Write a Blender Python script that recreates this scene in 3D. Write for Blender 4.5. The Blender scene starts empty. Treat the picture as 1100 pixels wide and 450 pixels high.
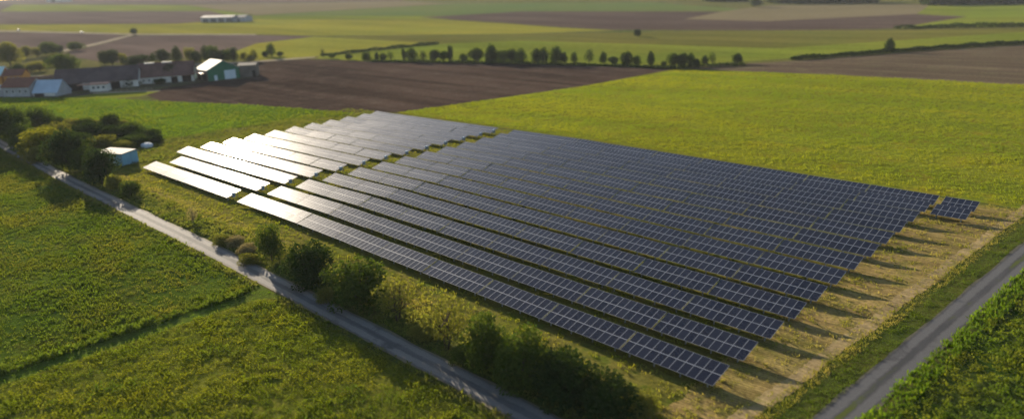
import bpy, bmesh, math, random
import numpy as np
from mathutils import Matrix, Vector

random.seed(11)
rng = np.random.default_rng(11)
scene = bpy.context.scene
COL = scene.collection

# ------------------------------------------------------------------ camera
CAM = (132.657, -57.284, 38.911)
cam = bpy.data.cameras.new('camera')
cam_o = bpy.data.objects.new('camera', cam)
COL.objects.link(cam_o)
cam.sensor_width = 36.0
cam.lens = 36.0 * 784.985 / 1100.0
cam.clip_start = 0.5
cam.clip_end = 20000
right = Vector((0.7107181, 0.70266033, -0.0338858))
up = Vector((-0.18678127, 0.23492496, 0.95389885))
fwd = Vector((-0.6782275, 0.67162395, -0.29820921))
mw = Matrix((right, up, -fwd)).transposed().to_4x4()
mw.translation = CAM
cam_o.matrix_world = mw
cam.dof.use_dof = True
cam.dof.focus_distance = 106.0
cam.dof.aperture_fstop = (cam.lens / 1000.0) / 0.5
scene.camera = cam_o

# ------------------------------------------------------------------ light
SUN_EL = math.radians(13.6)
SUN_AZ = math.radians(17.0)           # degrees north of the row direction
sun_dir = Vector((-math.cos(SUN_AZ) * math.cos(SUN_EL), math.sin(SUN_AZ) * math.cos(SUN_EL), math.sin(SUN_EL)))
world = bpy.data.worlds.new('World')
scene.world = world
world.use_nodes = True
wn = world.node_tree
wn.nodes.clear()
sky = wn.nodes.new('ShaderNodeTexSky')
sky.sky_type = 'NISHITA'
sky.sun_disc = False
sky.sun_elevation = SUN_EL
sky.sun_rotation = math.atan2(sun_dir.x, sun_dir.y)
sky.altitude = 300
sky.air_density = 1.0
sky.dust_density = 1.0
sky.ozone_density = 1.0
bg = wn.nodes.new('ShaderNodeBackground')
bg.inputs['Strength'].default_value = 0.065
wo = wn.nodes.new('ShaderNodeOutputWorld')
wn.links.new(sky.outputs[0], bg.inputs[0])
wn.links.new(bg.outputs[0], wo.inputs[0])

sl = bpy.data.lights.new('sun', 'SUN')
sl.energy = 5.0
sl.angle = math.radians(0.53)
sl.color = (1.0, 0.86, 0.66)
sun = bpy.data.objects.new('sun', sl)
sun.rotation_euler = sun_dir.to_track_quat('Z', 'Y').to_euler()
COL.objects.link(sun)

vs = scene.view_settings
vs.view_transform = 'Standard'
vs.look = 'None'
vs.exposure = 2.0
vs.gamma = 1.0
vs.use_curve_mapping = False

# ------------------------------------------------------------------ terrain
FX, FY = -0.7106, 0.7036


def zt(x, y):
    w = (x - CAM[0]) * FX + (y - CAM[1]) * FY
    return -1.3 * min(max((20 - x) / 75.0, 0), 1) + 0.018 * min(max(w - 650.0, 0), 2150.0)


def ztv(x, y):
    w = (x - CAM[0]) * FX + (y - CAM[1]) * FY
    return -1.3 * np.clip((20 - x) / 75.0, 0, 1) + 0.018 * np.clip(w - 650.0, 0, 2150.0)


# ------------------------------------------------------------------ materials
def new_mat(name):
    m = bpy.data.materials.new(name)
    m.use_nodes = True
    nt = m.node_tree
    nt.nodes.clear()
    out = nt.nodes.new('ShaderNodeOutputMaterial')
    return m, nt, out


def N(nt, t, **kw):
    n = nt.nodes.new(t)
    for k, v in kw.items():
        if k.startswith('i_'):
            key = k[2:]
            key = int(key) if key.isdigit() else key.replace('_', ' ')
            n.inputs[key].default_value = v
        else:
            setattr(n, k, v)
    return n


def c4(c):
    return (c[0], c[1], c[2], 1.0)


def noise(nt, vec, scale, detail=4, rough=0.55, dist=0.0):
    n = N(nt, 'ShaderNodeTexNoise')
    n.inputs['Scale'].default_value = scale
    n.inputs['Detail'].default_value = detail
    n.inputs['Roughness'].default_value = rough
    n.inputs['Distortion'].default_value = dist
    nt.links.new(vec, n.inputs['Vector'])
    return n.outputs['Fac']


def ramp(nt, fac, a, b):
    r = N(nt, 'ShaderNodeMapRange')
    r.interpolation_type = 'SMOOTHSTEP'
    r.inputs['From Min'].default_value = a
    r.inputs['From Max'].default_value = b
    nt.links.new(fac, r.inputs['Value'])
    return r.outputs[0]


def mix(nt, fac, a, b, mode='MIX'):
    m = N(nt, 'ShaderNodeMix', data_type='RGBA', blend_type=mode)
    if isinstance(fac, float):
        m.inputs[0].default_value = fac
    else:
        nt.links.new(fac, m.inputs[0])
    for s, i in ((a, 6), (b, 7)):
        if isinstance(s, tuple):
            m.inputs[i].default_value = c4(s)
        else:
            nt.links.new(s, m.inputs[i])
    return m.outputs[2]


def coords(nt, rot=0.0, scale=(1, 1, 1)):
    tc = N(nt, 'ShaderNodeTexCoord')
    mp = N(nt, 'ShaderNodeMapping')
    mp.inputs['Rotation'].default_value = (0, 0, rot)
    mp.inputs['Scale'].default_value = scale
    nt.links.new(tc.outputs['Object'], mp.inputs['Vector'])
    return mp.outputs[0]


def field_mat(name, c1, c2, c3=None, big=0.02, mid=0.25, fine=2.0, streak=None, furrow=None, bump=0.3, rough=0.9, amt=0.55):
    """field surface: two colours in broad patches, a third in mid-sized clumps, fine mottling,
    long streaks (angle, stretch, strength) and furrows (angle, spacing, strength)"""
    m, nt, out = new_mat(name)
    v = coords(nt)
    col = mix(nt, ramp(nt, noise(nt, v, big, 5, 0.6, 0.4), 0.36, 0.64), c1, c2)
    if c3:
        col = mix(nt, ramp(nt, noise(nt, v, mid, 5, 0.65), 0.48, 0.68), col, c3)
    if streak:
        sv = coords(nt, streak[0], (streak[1], 1, 1))
        st = ramp(nt, noise(nt, sv, streak[3] if len(streak) > 3 else 0.12, 4, 0.6), 0.35, 0.65)
        k = 1.0 - streak[2]
        col = mix(nt, st, mix(nt, 1.0, col, (k, k, k), 'MULTIPLY'), col)
    fn = noise(nt, v, fine, 6, 0.7)
    lo, hi = 1 - amt, 1 + amt * 0.35
    g = N(nt, 'ShaderNodeMapRange')
    g.inputs['From Min'].default_value = 0.3
    g.inputs['From Max'].default_value = 0.7
    g.inputs['To Min'].default_value = lo
    g.inputs['To Max'].default_value = hi
    nt.links.new(fn, g.inputs['Value'])
    cc = N(nt, 'ShaderNodeCombineColor')
    for i in range(3):
        nt.links.new(g.outputs[0], cc.inputs[i])
    col = mix(nt, 1.0, col, cc.outputs[0], 'MULTIPLY')
    h = fn
    if furrow:
        w = N(nt, 'ShaderNodeTexWave', wave_type='BANDS', bands_direction='X')
        w.inputs['Scale'].default_value = 1.0 / furrow[1]
        w.inputs['Distortion'].default_value = 2.5
        w.inputs['Detail'].default_value = 3
        w.inputs['Detail Scale'].default_value = 1.5
        nt.links.new(coords(nt, furrow[0]), w.inputs['Vector'])
        k = 1.0 - furrow[2]
        col = mix(nt, w.outputs['Fac'], mix(nt, 1.0, col, (k, k, k), 'MULTIPLY'), col)
    b = N(nt, 'ShaderNodeBump')
    b.inputs['Strength'].default_value = bump
    b.inputs['Distance'].default_value = 0.25
    nt.links.new(h, b.inputs['Height'])
    p = N(nt, 'ShaderNodeBsdfPrincipled', i_Roughness=rough)
    p.inputs['Specular IOR Level'].default_value = 0.0
    nt.links.new(col, p.inputs['Base Color'])
    nt.links.new(b.outputs[0], p.inputs['Normal'])
    nt.links.new(p.outputs[0], out.inputs[0])
    return m


def leaf_mat(name, c1, c2, c3=None, trans=0.4, big=0.05, stretch=(1, 1, 1), tint=(1.16, 1.14, 0.5)):
    """leaves: colour varies leaf by leaf, with a third colour in drifts; light shines through them"""
    m, nt, out = new_mat(name)
    geo = N(nt, 'ShaderNodeNewGeometry')
    col = mix(nt, geo.outputs['Random Per Island'], c1, c2)
    if c3:
        col = mix(nt, ramp(nt, noise(nt, coords(nt, 0.0, stretch), big, 5, 0.62, 0.4), 0.38, 0.64), col, c3)
    p = N(nt, 'ShaderNodeBsdfDiffuse')
    nt.links.new(col, p.inputs['Color'])
    t = N(nt, 'ShaderNodeBsdfTranslucent')
    nt.links.new(mix(nt, 1.0, col, tint, 'MULTIPLY'), t.inputs['Color'])
    ms = N(nt, 'ShaderNodeMixShader')
    ms.inputs[0].default_value = trans
    nt.links.new(p.outputs[0], ms.inputs[1])
    nt.links.new(t.outputs[0], ms.inputs[2])
    nt.links.new(ms.outputs[0], out.inputs[0])
    return m


def plain_mat(name, c, rough=0.6, metal=0.0, var=0.25, scale=0.8, stripes=None, spec=0.06):
    """painted, plastered or metal surface with dirt mottling; stripes = (axis, spacing) for corrugation"""
    m, nt, out = new_mat(name)
    v = coords(nt)
    f = ramp(nt, noise(nt, v, scale, 5, 0.65), 0.3, 0.7)
    k = 1 - var
    col = mix(nt, f, (c[0] * k, c[1] * k, c[2] * k), c)
    p = N(nt, 'ShaderNodeBsdfPrincipled', i_Roughness=rough, i_Metallic=metal)
    p.inputs['Specular IOR Level'].default_value = spec
    if stripes:
        w = N(nt, 'ShaderNodeTexWave', wave_type='BANDS', bands_direction=stripes[0])
        w.inputs['Scale'].default_value = 1.0 / stripes[1]
        w.inputs['Distortion'].default_value = 0.3
        nt.links.new(v, w.inputs['Vector'])
        col = mix(nt, w.outputs['Fac'], mix(nt, 1.0, col, (0.82, 0.82, 0.82), 'MULTIPLY'), col)
    nt.links.new(col, p.inputs['Base Color'])
    nt.links.new(p.outputs[0], out.inputs[0])
    return m


def glass_mat():
    m, nt, out = new_mat('solar_glass')
    tc = N(nt, 'ShaderNodeTexCoord')
    geo = N(nt, 'ShaderNodeNewGeometry')
    oi = N(nt, 'ShaderNodeObjectInfo')
    add = N(nt, 'ShaderNodeMath', operation='ADD')
    nt.links.new(geo.outputs['Random Per Island'], add.inputs[0])
    nt.links.new(oi.outputs['Random'], add.inputs[1])
    fr = N(nt, 'ShaderNodeMath', operation='FRACT')
    nt.links.new(add.outputs[0], fr.inputs[0])
    col = mix(nt, fr.outputs[0], (0.0050, 0.0055, 0.011), (0.0095, 0.0105, 0.019))
    mot = noise(nt, tc.outputs['Object'], 3.5, 3, 0.6)
    col = mix(nt, ramp(nt, mot, 0.4, 0.7), col, (0.0100, 0.0115, 0.020))
    bt = N(nt, 'ShaderNodeTexBrick')
    bt.offset = 0.0
    bt.inputs['Color1'].default_value = (1, 1, 1, 1)
    bt.inputs['Color2'].default_value = (0.86, 0.86, 0.9, 1)
    bt.inputs['Mortar'].default_value = (2.6, 2.6, 2.4, 1)
    bt.inputs['Scale'].default_value = 1.0
    bt.inputs['Brick Width'].default_value = 0.156
    bt.inputs['Row Height'].default_value = 0.156
    bt.inputs['Mortar Size'].default_value = 0.003
    nt.links.new(tc.outputs['Object'], bt.inputs['Vector'])
    col = mix(nt, 1.0, col, bt.outputs['Color'], 'MULTIPLY')
    p = N(nt, 'ShaderNodeBsdfPrincipled', i_Roughness=0.14)
    p.inputs['IOR'].default_value = 1.42
    p.inputs['Specular IOR Level'].default_value = 0.27
    nt.links.new(col, p.inputs['Base Color'])
    nt.links.new(p.outputs[0], out.inputs[0])
    return m


def road_mat(name, axis, centre, half, base, wheel, edge, grass, turn=0.0):
    """worn farm road: two smoother wheel tracks, gravelly middle, ragged grassy edges.
    axis 0: road runs along x, axis 1: along y; distances in metres from the road's centre line"""
    m, nt, out = new_mat(name)
    tc = N(nt, 'ShaderNodeTexCoord')
    sx = N(nt, 'ShaderNodeSeparateXYZ')
    nt.links.new(coords(nt, turn), sx.inputs[0])
    d = N(nt, 'ShaderNodeMath', operation='SUBTRACT')
    nt.links.new(sx.outputs[1 - axis], d.inputs[0])
    d.inputs[1].default_value = centre
    nz = noise(nt, tc.outputs['Object'], 0.9, 4, 0.6)
    wob = N(nt, 'ShaderNodeMath', operation='MULTIPLY_ADD', i_1=0.55, i_2=-0.27)
    nt.links.new(nz, wob.inputs[0])
    dd = N(nt, 'ShaderNodeMath', operation='ADD')
    nt.links.new(d.outputs[0], dd.inputs[0])
    nt.links.new(wob.outputs[0], dd.inputs[1])
    ab = N(nt, 'ShaderNodeMath', operation='ABSOLUTE')
    nt.links.new(dd.outputs[0], ab.inputs[0])
    off = N(nt, 'ShaderNodeMath', operation='SUBTRACT')
    nt.links.new(ab.outputs[0], off.inputs[0])
    off.inputs[1].default_value = half * 0.5
    ao = N(nt, 'ShaderNodeMath', operation='ABSOLUTE')
    nt.links.new(off.outputs[0], ao.inputs[0])
    track = ramp(nt, ao.outputs[0], half * 0.36, half * 0.16)
    st = noise(nt, coords(nt, 0, (0.12, 1, 1) if axis == 0 else (1, 0.12, 1)), 0.8, 5, 0.65)
    c = mix(nt, ramp(nt, st, 0.35, 0.65), base, tuple(b * 0.72 for b in base))
    c = mix(nt, track, c, wheel)
    eg = ramp(nt, ab.outputs[0], half * 0.80, half * 0.94)
    c = mix(nt, eg, c, edge)
    patches = noise(nt, tc.outputs['Object'], 0.16, 5, 0.7, 0.5)
    c = mix(nt, ramp(nt, patches, 0.55, 0.7), c, tuple(b * 0.7 for b in base))
    if grass:
        md = ramp(nt, ab.outputs[0], half * 0.2, half * 0.09)
        gp = ramp(nt, noise(nt, coords(nt, 0, (1, 0.35, 1)), 0.16, 4, 0.6), 0.47, 0.55)
        mm = N(nt, 'ShaderNodeMath', operation='MULTIPLY')
        nt.links.new(md, mm.inputs[0])
        nt.links.new(gp, mm.inputs[1])
        c = mix(nt, mm.outputs[0], c, grass)
    fn = noise(nt, tc.outputs['Object'], 7.0, 5, 0.7)
    c = mix(nt, ramp(nt, fn, 0.3, 0.7), mix(nt, 1.0, c, (0.78, 0.78, 0.78), 'MULTIPLY'), c)
    b = N(nt, 'ShaderNodeBump', i_Strength=0.35, i_Distance=0.06)
    nt.links.new(fn, b.inputs['Height'])
    p = N(nt, 'ShaderNodeBsdfPrincipled', i_Roughness=0.9)
    p.inputs['Specular IOR Level'].default_value = 0.05
    nt.links.new(c, p.inputs['Base Color'])
    nt.links.new(b.outputs[0], p.inputs['Normal'])
    nt.links.new(p.outputs[0], out.inputs[0])
    return m


M = {}
M['glass'] = glass_mat()
M['alu'] = plain_mat('aluminium_frame', (0.1618, 0.1691, 0.1912), 0.6, 0.0, 0.15, 2.0)
M['alu_bright'] = plain_mat('bright_aluminium', (0.24, 0.245, 0.265), 0.6, 0.0, 0.15, 2.0)
M['steel'] = plain_mat('galvanised_steel', (0.2426, 0.25, 0.2574), 0.5, 0.6, 0.3, 3.0)
M['backsheet'] = plain_mat('backsheet', (0.3676, 0.3676, 0.3676), 0.6)
M['inverter'] = plain_mat('inverter_case', (0.3088, 0.3824, 0.4559), 0.45, 0, 0.15, 2.0)
M['inverter_fin'] = plain_mat('inverter_fins', (0.08824, 0.09559, 0.1029), 0.5)

M['ground'] = field_mat('far_land', (0.075, 0.07941, 0.01912), (0.09265, 0.08382, 0.03088), (0.05294, 0.06618, 0.01765), 0.004, 0.02, 0.3)
M['meadow'] = field_mat('meadow', (0.04595, 0.07494, 0.01051), (0.06342, 0.08729, 0.01132), (0.07536, 0.08317, 0.01456), 0.035, 0.22, 1.6, (math.radians(8), 0.25, 0.35), amt=0.6)
M['crop_floor'] = field_mat('crop_floor', (0.08309, 0.09632, 0.01324), (0.1029, 0.1037, 0.01544), (0.06691, 0.08235, 0.01103), 0.06, 0.4, 2.0, amt=0.6)
M['bean_floor'] = field_mat('bean_floor', (0.03015, 0.05368, 0.007353), (0.04338, 0.05809, 0.01103), None, 0.1, 0.4, 2.0)
M['ne_floor'] = field_mat('mustard_floor', (0.1419, 0.1463, 0.0125), (0.1213, 0.1426, 0.0125), (0.1632, 0.1426, 0.01397), 0.02, 0.12, 1.2, (math.radians(-2), 0.15, 0.25, 0.05))
M['green_field'] = field_mat('bright_green_field', (0.06324, 0.1162, 0.009559), (0.07941, 0.1243, 0.01103), (0.07426, 0.1037, 0.0125), 0.018, 0.1, 1.2, (math.radians(30), 0.12, 0.3, 0.08), amt=0.4)
M['soil'] = field_mat('ploughed_soil', (0.07426, 0.05074, 0.03897), (0.05294, 0.03676, 0.02941), (0.08309, 0.06176, 0.04706), 0.012, 0.12, 1.3, (math.radians(62), 0.06, 0.45, 0.1), (math.radians(62), 2.6, 0.25), amt=0.5)
M['soil2'] = field_mat('stubble_soil', (0.1074, 0.08235, 0.05441), (0.08897, 0.06544, 0.04632), (0.1118, 0.09338, 0.05588), 0.012, 0.1, 1.0, (math.radians(-2), 0.06, 0.35, 0.12), (math.radians(88), 3.0, 0.15), amt=0.45)
M['purple'] = field_mat('far_ploughed', (0.09706, 0.07279, 0.06103), (0.08015, 0.05956, 0.05221), None, 0.006, 0.05, 0.4, (math.radians(45), 0.1, 0.25, 0.03), amt=0.3)
M['brown'] = field_mat('brown_ploughed', (0.07206, 0.05221, 0.04191), (0.05956, 0.04191, 0.03529), None, 0.006, 0.05, 0.4, (math.radians(45), 0.1, 0.25, 0.03), amt=0.3)
M['yellow'] = field_mat('yellow_field', (0.1743, 0.1596, 0.02132), (0.1471, 0.1485, 0.02132), None, 0.006, 0.05, 0.4, (math.radians(45), 0.1, 0.25, 0.03), amt=0.3)
M['lime'] = field_mat('lime_field', (0.1022, 0.1316, 0.01544), (0.1257, 0.1375, 0.01765), None, 0.008, 0.05, 0.4, (math.radians(45), 0.1, 0.25, 0.03), amt=0.3)
M['olive'] = field_mat('olive_field', (0.08603, 0.09118, 0.01912), (0.1051, 0.09559, 0.02132), None, 0.008, 0.05, 0.4, (math.radians(45), 0.1, 0.3, 0.03), amt=0.3)
M['fargreen'] = field_mat('far_green_field', (0.06176, 0.09265, 0.02647), (0.07941, 0.09706, 0.02647), None, 0.006, 0.05, 0.4, amt=0.3)
M['tan'] = field_mat('far_tan_field', (0.1103, 0.09191, 0.05147), (0.125, 0.1029, 0.05882), None, 0.006, 0.05, 0.4, amt=0.3)
M['site'] = field_mat('site_turf', (0.09779, 0.1029, 0.01544), (0.1316, 0.1147, 0.02721), (0.075, 0.09265, 0.01397), 0.06, 0.35, 2.2, (0, 0.15, 0.25, 0.5), amt=0.5)
M['mown'] = field_mat('dry_mown_grass', (0.2846, 0.2029, 0.07868), (0.2316, 0.1779, 0.0625), (0.1507, 0.1346, 0.03382), 0.12, 0.3, 2.6, (0, 0.10, 0.40, 0.7), (math.radians(82), 1.3, 0.25), amt=0.5)
M['tan_track'] = field_mat('bare_track', (0.2735, 0.2044, 0.1022), (0.2338, 0.1743, 0.08676), (0.1632, 0.1397, 0.04779), 0.1, 0.35, 2.5, (math.radians(90), 0.12, 0.3, 0.8), amt=0.4)
M['verge'] = field_mat('verge_turf', (0.05294, 0.06765, 0.0125), (0.075, 0.07721, 0.01912), (0.03676, 0.05588, 0.01029), 0.09, 0.4, 2.2, amt=0.6)
M['dry_strip'] = field_mat('dry_grass_strip', (0.186, 0.15, 0.05147), (0.1404, 0.1338, 0.03088), (0.1228, 0.1221, 0.02353), 0.08, 0.3, 2.4, (0, 0.12, 0.35, 0.6), amt=0.45)
M['ditch'] = field_mat('ditch_grass', (0.04633, 0.06118, 0.01147), (0.05956, 0.0647, 0.01338), None, 0.1, 0.5, 2.2)
M['path'] = field_mat('grass_path', (0.06176, 0.09044, 0.01397), (0.07941, 0.09779, 0.01912), None, 0.1, 0.5, 2.2)
M['yard'] = field_mat('farm_yard', (0.07353, 0.0625, 0.04779), (0.0625, 0.0625, 0.02941), (0.05147, 0.0625, 0.01471), 0.04, 0.15, 1.0)
M['paleroad'] = field_mat('pale_track', (0.2206, 0.1912, 0.1397), (0.1765, 0.1471, 0.1103), None, 0.05, 0.3, 1.5, amt=0.2)
M['road'] = road_mat('concrete_farm_road', 0, -14.55, 1.65, (0.1103, 0.1051, 0.1015), (0.1581, 0.1471, 0.136), (0.125, 0.1066, 0.06618), None)
M['track'] = road_mat('asphalt_track', 1, 111.84, 1.75, (0.04559, 0.04706, 0.05147), (0.06985, 0.06985, 0.07353), (0.06618, 0.0625, 0.04412), (0.04412, 0.05515, 0.01103), math.atan(0.06))

M['lf_meadow'] = leaf_mat('meadow_blades', (0.04037, 0.06917, 0.008088), (0.06908, 0.1005, 0.01051), (0.1032, 0.1046, 0.01698), 0.42, 0.09, (0.5, 1, 1))
M['lf_crop'] = leaf_mat('crop_leaves', (0.08259, 0.09883, 0.009559), (0.1319, 0.1305, 0.01397), (0.07465, 0.1011, 0.009559), 0.45, 0.12)
M['lf_bean'] = leaf_mat('bean_leaves', (0.04412, 0.08162, 0.008824), (0.08235, 0.1132, 0.0125), (0.1096, 0.1213, 0.01397), 0.4, 0.15)
M['lf_ne'] = leaf_mat('mustard_leaves', (0.1449, 0.1691, 0.01103), (0.1897, 0.1897, 0.0125), (0.1154, 0.1551, 0.01103), 0.45, 0.045, (0.22, 1, 1))
M['lf_green'] = leaf_mat('green_field_blades', (0.07132, 0.1191, 0.006618), (0.09191, 0.1301, 0.008824), (0.08676, 0.1066, 0.01029), 0.45, 0.03)
M['lf_site'] = leaf_mat('site_grass', (0.1221, 0.1309, 0.01397), (0.1912, 0.1632, 0.02941), (0.1074, 0.1287, 0.01103), 0.42, 0.15)
M['lf_dry'] = leaf_mat('dry_grass', (0.2537, 0.1993, 0.07132), (0.1779, 0.1625, 0.03603), (0.1309, 0.1353, 0.02059), 0.4, 0.25)
M['lf_verge'] = leaf_mat('verge_plants', (0.04779, 0.075, 0.01176), (0.09412, 0.1081, 0.01912), (0.1199, 0.1206, 0.03456), 0.42, 0.18)
M['lf_lush'] = leaf_mat('lush_verge', (0.05735, 0.1103, 0.008824), (0.08971, 0.1301, 0.0125), None, 0.45)
M['lf_ditch'] = leaf_mat('ditch_plants', (0.05, 0.08, 0.01243), (0.0825, 0.1082, 0.01529), None, 0.35)
M['lf_tree'] = leaf_mat('tree_leaves', (0.02965, 0.05106, 0.0107), (0.05765, 0.07742, 0.01453), None, 0.30)
M['lf_olive'] = leaf_mat('olive_leaves', (0.08412, 0.09463, 0.01912), (0.1456, 0.1343, 0.03015), None, 0.36)
M['lf_yellow'] = leaf_mat('yellowing_leaves', (0.09794, 0.1059, 0.01176), (0.1439, 0.135, 0.01544), None, 0.4)
M['lf_straw'] = leaf_mat('straw_leaves', (0.1765, 0.1485, 0.06618), (0.2206, 0.1897, 0.08824), None, 0.3, tint=(1, 0.9, 0.7))
M['lf_dark'] = leaf_mat('dark_leaves', (0.01699, 0.03166, 0.009323), (0.03166, 0.04709, 0.01219), None, 0.22)
M['bark'] = plain_mat('bark', (0.05515, 0.04044, 0.02941), 0.9, 0, 0.5, 4.0)

M['white_wall'] = plain_mat('whitewashed_plaster', (0.4559, 0.4412, 0.4191), 0.85, 0, 0.25, 0.4)
M['grey_wall'] = plain_mat('grey_plaster', (0.2647, 0.2721, 0.2941), 0.85, 0, 0.25, 0.4)
M['orange_wall'] = plain_mat('orange_plaster', (0.4044, 0.1912, 0.04412), 0.85, 0, 0.2, 0.4)
M['timber'] = plain_mat('dark_timber', (0.05515, 0.03676, 0.02574), 0.85, 0, 0.4, 0.8)
M['green_wall'] = plain_mat('green_cladding', (0.01838, 0.1066, 0.0625), 0.55, 0, 0.2, 0.4, ('X', 2.0))
M['blue_wall'] = plain_mat('pale_blue_cladding', (0.1618, 0.3235, 0.4265), 0.6, 0, 0.2, 0.6, ('X', 1.6))
M['slate'] = plain_mat('slate_roof', (0.07721, 0.05735, 0.05735), 0.85, 0, 0.35, 0.25)
M['brown_roof'] = plain_mat('brown_tile_roof', (0.1213, 0.06765, 0.05735), 0.8, 0, 0.35, 0.25)
M['red_roof'] = plain_mat('red_tile_roof', (0.1471, 0.0625, 0.04412), 0.75, 0, 0.3, 0.3)
M['pink_roof'] = plain_mat('faded_red_sheet_roof', (0.2647, 0.1397, 0.1029), 0.6, 0, 0.3, 0.3)
M['white_roof'] = plain_mat('white_sheet_roof', (0.3088, 0.3088, 0.2941), 0.7, 0, 0.12, 0.3)
M['shed_roof'] = plain_mat('grey_sheet_roof', (0.1985, 0.1838, 0.1618), 0.8, 0, 0.2, 0.5)
M['blue_roof'] = plain_mat('pale_blue_sheet', (0.2647, 0.3309, 0.4118), 0.6, 0, 0.12, 0.3)
M['slate_blue_roof'] = plain_mat('blue_grey_sheet', (0.05, 0.062, 0.085), 0.8, 0, 0.2, 0.2)
M['teal_roof'] = plain_mat('pale_teal_sheet', (0.3529, 0.4706, 0.4853), 0.4, 0, 0.12, 0.3)
M['door'] = plain_mat('pale_door', (0.3676, 0.4265, 0.4853), 0.5, 0, 0.1, 0.5)
M['dark_open'] = plain_mat('dark_opening', (0.01324, 0.01176, 0.01103), 0.9)
M['window'] = plain_mat('window_pane', (0.03676, 0.05147, 0.07353), 0.15, 0, 0.2, 1.0, spec=0.6)
M['concrete'] = plain_mat('weathered_concrete', (0.1103, 0.09559, 0.08456), 0.85, 0, 0.35, 0.3)
M['tarp'] = plain_mat('pale_tarp', (0.3824, 0.4118, 0.4412), 0.5, 0, 0.2, 1.0)
M['car_white'] = plain_mat('white_car_paint', (0.22, 0.22, 0.22), 0.6, 0, 0.05)
M['rubber'] = plain_mat('tyre_rubber', (0.01471, 0.01471, 0.01471), 0.8)
M['wood'] = plain_mat('weathered_wood', (0.2059, 0.1691, 0.125), 0.85, 0, 0.3, 2.0)

# ------------------------------------------------------------------ helpers
ORD = ['first', 'second', 'third', 'fourth', 'fifth', 'sixth', 'seventh', 'eighth', 'ninth', 'tenth', 'eleventh', 'twelfth',
       'thirteenth', 'fourteenth', 'fifteenth', 'sixteenth', 'seventeenth', 'eighteenth', 'nineteenth', 'twentieth']


def ordw(n):
    if n < 20:
        return ORD[n]
    t, u = divmod(n + 1, 10)
    tens = {2: ('twentieth', 'twenty'), 3: ('thirtieth', 'thirty'), 4: ('fortieth', 'forty'), 5: ('fiftieth', 'fifty')}[t]
    return tens[0] if u == 0 else tens[1] + '-' + ORD[u - 1]


def tag(o, label=None, cat=None, group=None, kind=None):
    if label:
        o['label'] = label
    if cat:
        o['category'] = cat
    if group:
        o['group'] = group
    if kind:
        o['kind'] = kind
    return o


def link(name, data, parent=None):
    o = bpy.data.objects.new(name, data)
    COL.objects.link(o)
    if parent:
        o.parent = parent
    return o


def empty(name, loc, rz=0.0):
    o = link(name, None)
    o.empty_display_size = 0.3
    o.location = loc
    o.rotation_euler = (0, 0, rz)
    return o


def mesh_np(name, verts, faces, mats, fmat=None):
    """faces: (n,4) int array of quads"""
    me = bpy.data.meshes.new(name)
    nv, nf = len(verts), len(faces)
    k = faces.shape[1]
    me.vertices.add(nv)
    me.vertices.foreach_set('co', np.ascontiguousarray(verts, dtype=np.float32).ravel())
    me.loops.add(nf * k)
    me.loops.foreach_set('vertex_index', np.ascontiguousarray(faces, dtype=np.int32).ravel())
    me.polygons.add(nf)
    me.polygons.foreach_set('loop_start', np.arange(0, nf * k, k, dtype=np.int32))
    me.polygons.foreach_set('loop_total', np.full(nf, k, dtype=np.int32))
    if not isinstance(mats, (list, tuple)):
        mats = [mats]
    for m in mats:
        me.materials.append(m)
    if fmat is not None:
        me.polygons.foreach_set('material_index', np.asarray(fmat, dtype=np.int32))
    me.update(calc_edges=True)
    return me


def mesh_py(name, verts, faces, mats, fmat=None, smooth=False):
    me = bpy.data.meshes.new(name)
    me.from_pydata(verts, [], faces)
    if not isinstance(mats, (list, tuple)):
        mats = [mats]
    for m in mats:
        me.materials.append(m)
    if fmat:
        me.polygons.foreach_set('material_index', fmat)
    if smooth:
        me.polygons.foreach_set('use_smooth', [True] * len(faces))
    me.update()
    return me


def box_vf(x0, x1, y0, y1, z0, z1):
    v = [(x0, y0, z0), (x1, y0, z0), (x1, y1, z0), (x0, y1, z0), (x0, y0, z1), (x1, y0, z1), (x1, y1, z1), (x0, y1, z1)]
    f = [(0, 3, 2, 1), (4, 5, 6, 7), (0, 1, 5, 4), (1, 2, 6, 5), (2, 3, 7, 6), (3, 0, 4, 7)]
    return v, f


def boxes(name, bl, mat, parent=None):
    V, F = [], []
    for b in bl:
        v, f = box_vf(*b)
        o = len(V)
        V += v
        F += [tuple(i + o for i in q) for q in f]
    return link(name, mesh_py(name, V, F, mat), parent)


def sheet(name, poly, mat, lift=0.0, kind='structure'):
    """a flat-laid polygon that follows the land, cut where the land changes slope"""
    bm = bmesh.new()
    bm.faces.new([bm.verts.new((p[0], p[1], 0)) for p in poly])
    bm.normal_update()
    bmesh.ops.triangulate(bm, faces=bm.faces[:])
    w0 = Vector((CAM[0] + FX * 650, CAM[1] + FY * 650, 0))
    w1 = Vector((CAM[0] + FX * 2800, CAM[1] + FY * 2800, 0))
    for co, no in ((Vector((20, 0, 0)), Vector((1, 0, 0))), (Vector((-55, 0, 0)), Vector((1, 0, 0))),
                   (w0, Vector((FX, FY, 0))), (w1, Vector((FX, FY, 0)))):
        bmesh.ops.bisect_plane(bm, geom=bm.verts[:] + bm.edges[:] + bm.faces[:], plane_co=co, plane_no=no, dist=1e-4)
    bmesh.ops.triangulate(bm, faces=bm.faces[:])
    for v in bm.verts:
        v.co.z = zt(v.co.x, v.co.y) + lift
    for f in bm.faces:
        if f.normal.z < 0:
            f.normal_flip()
    bm.normal_update()
    me = bpy.data.meshes.new(name)
    bm.to_mesh(me)
    bm.free()
    me.materials.append(mat)
    o = link(name, me)
    if kind:
        o['kind'] = kind
    return o


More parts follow.
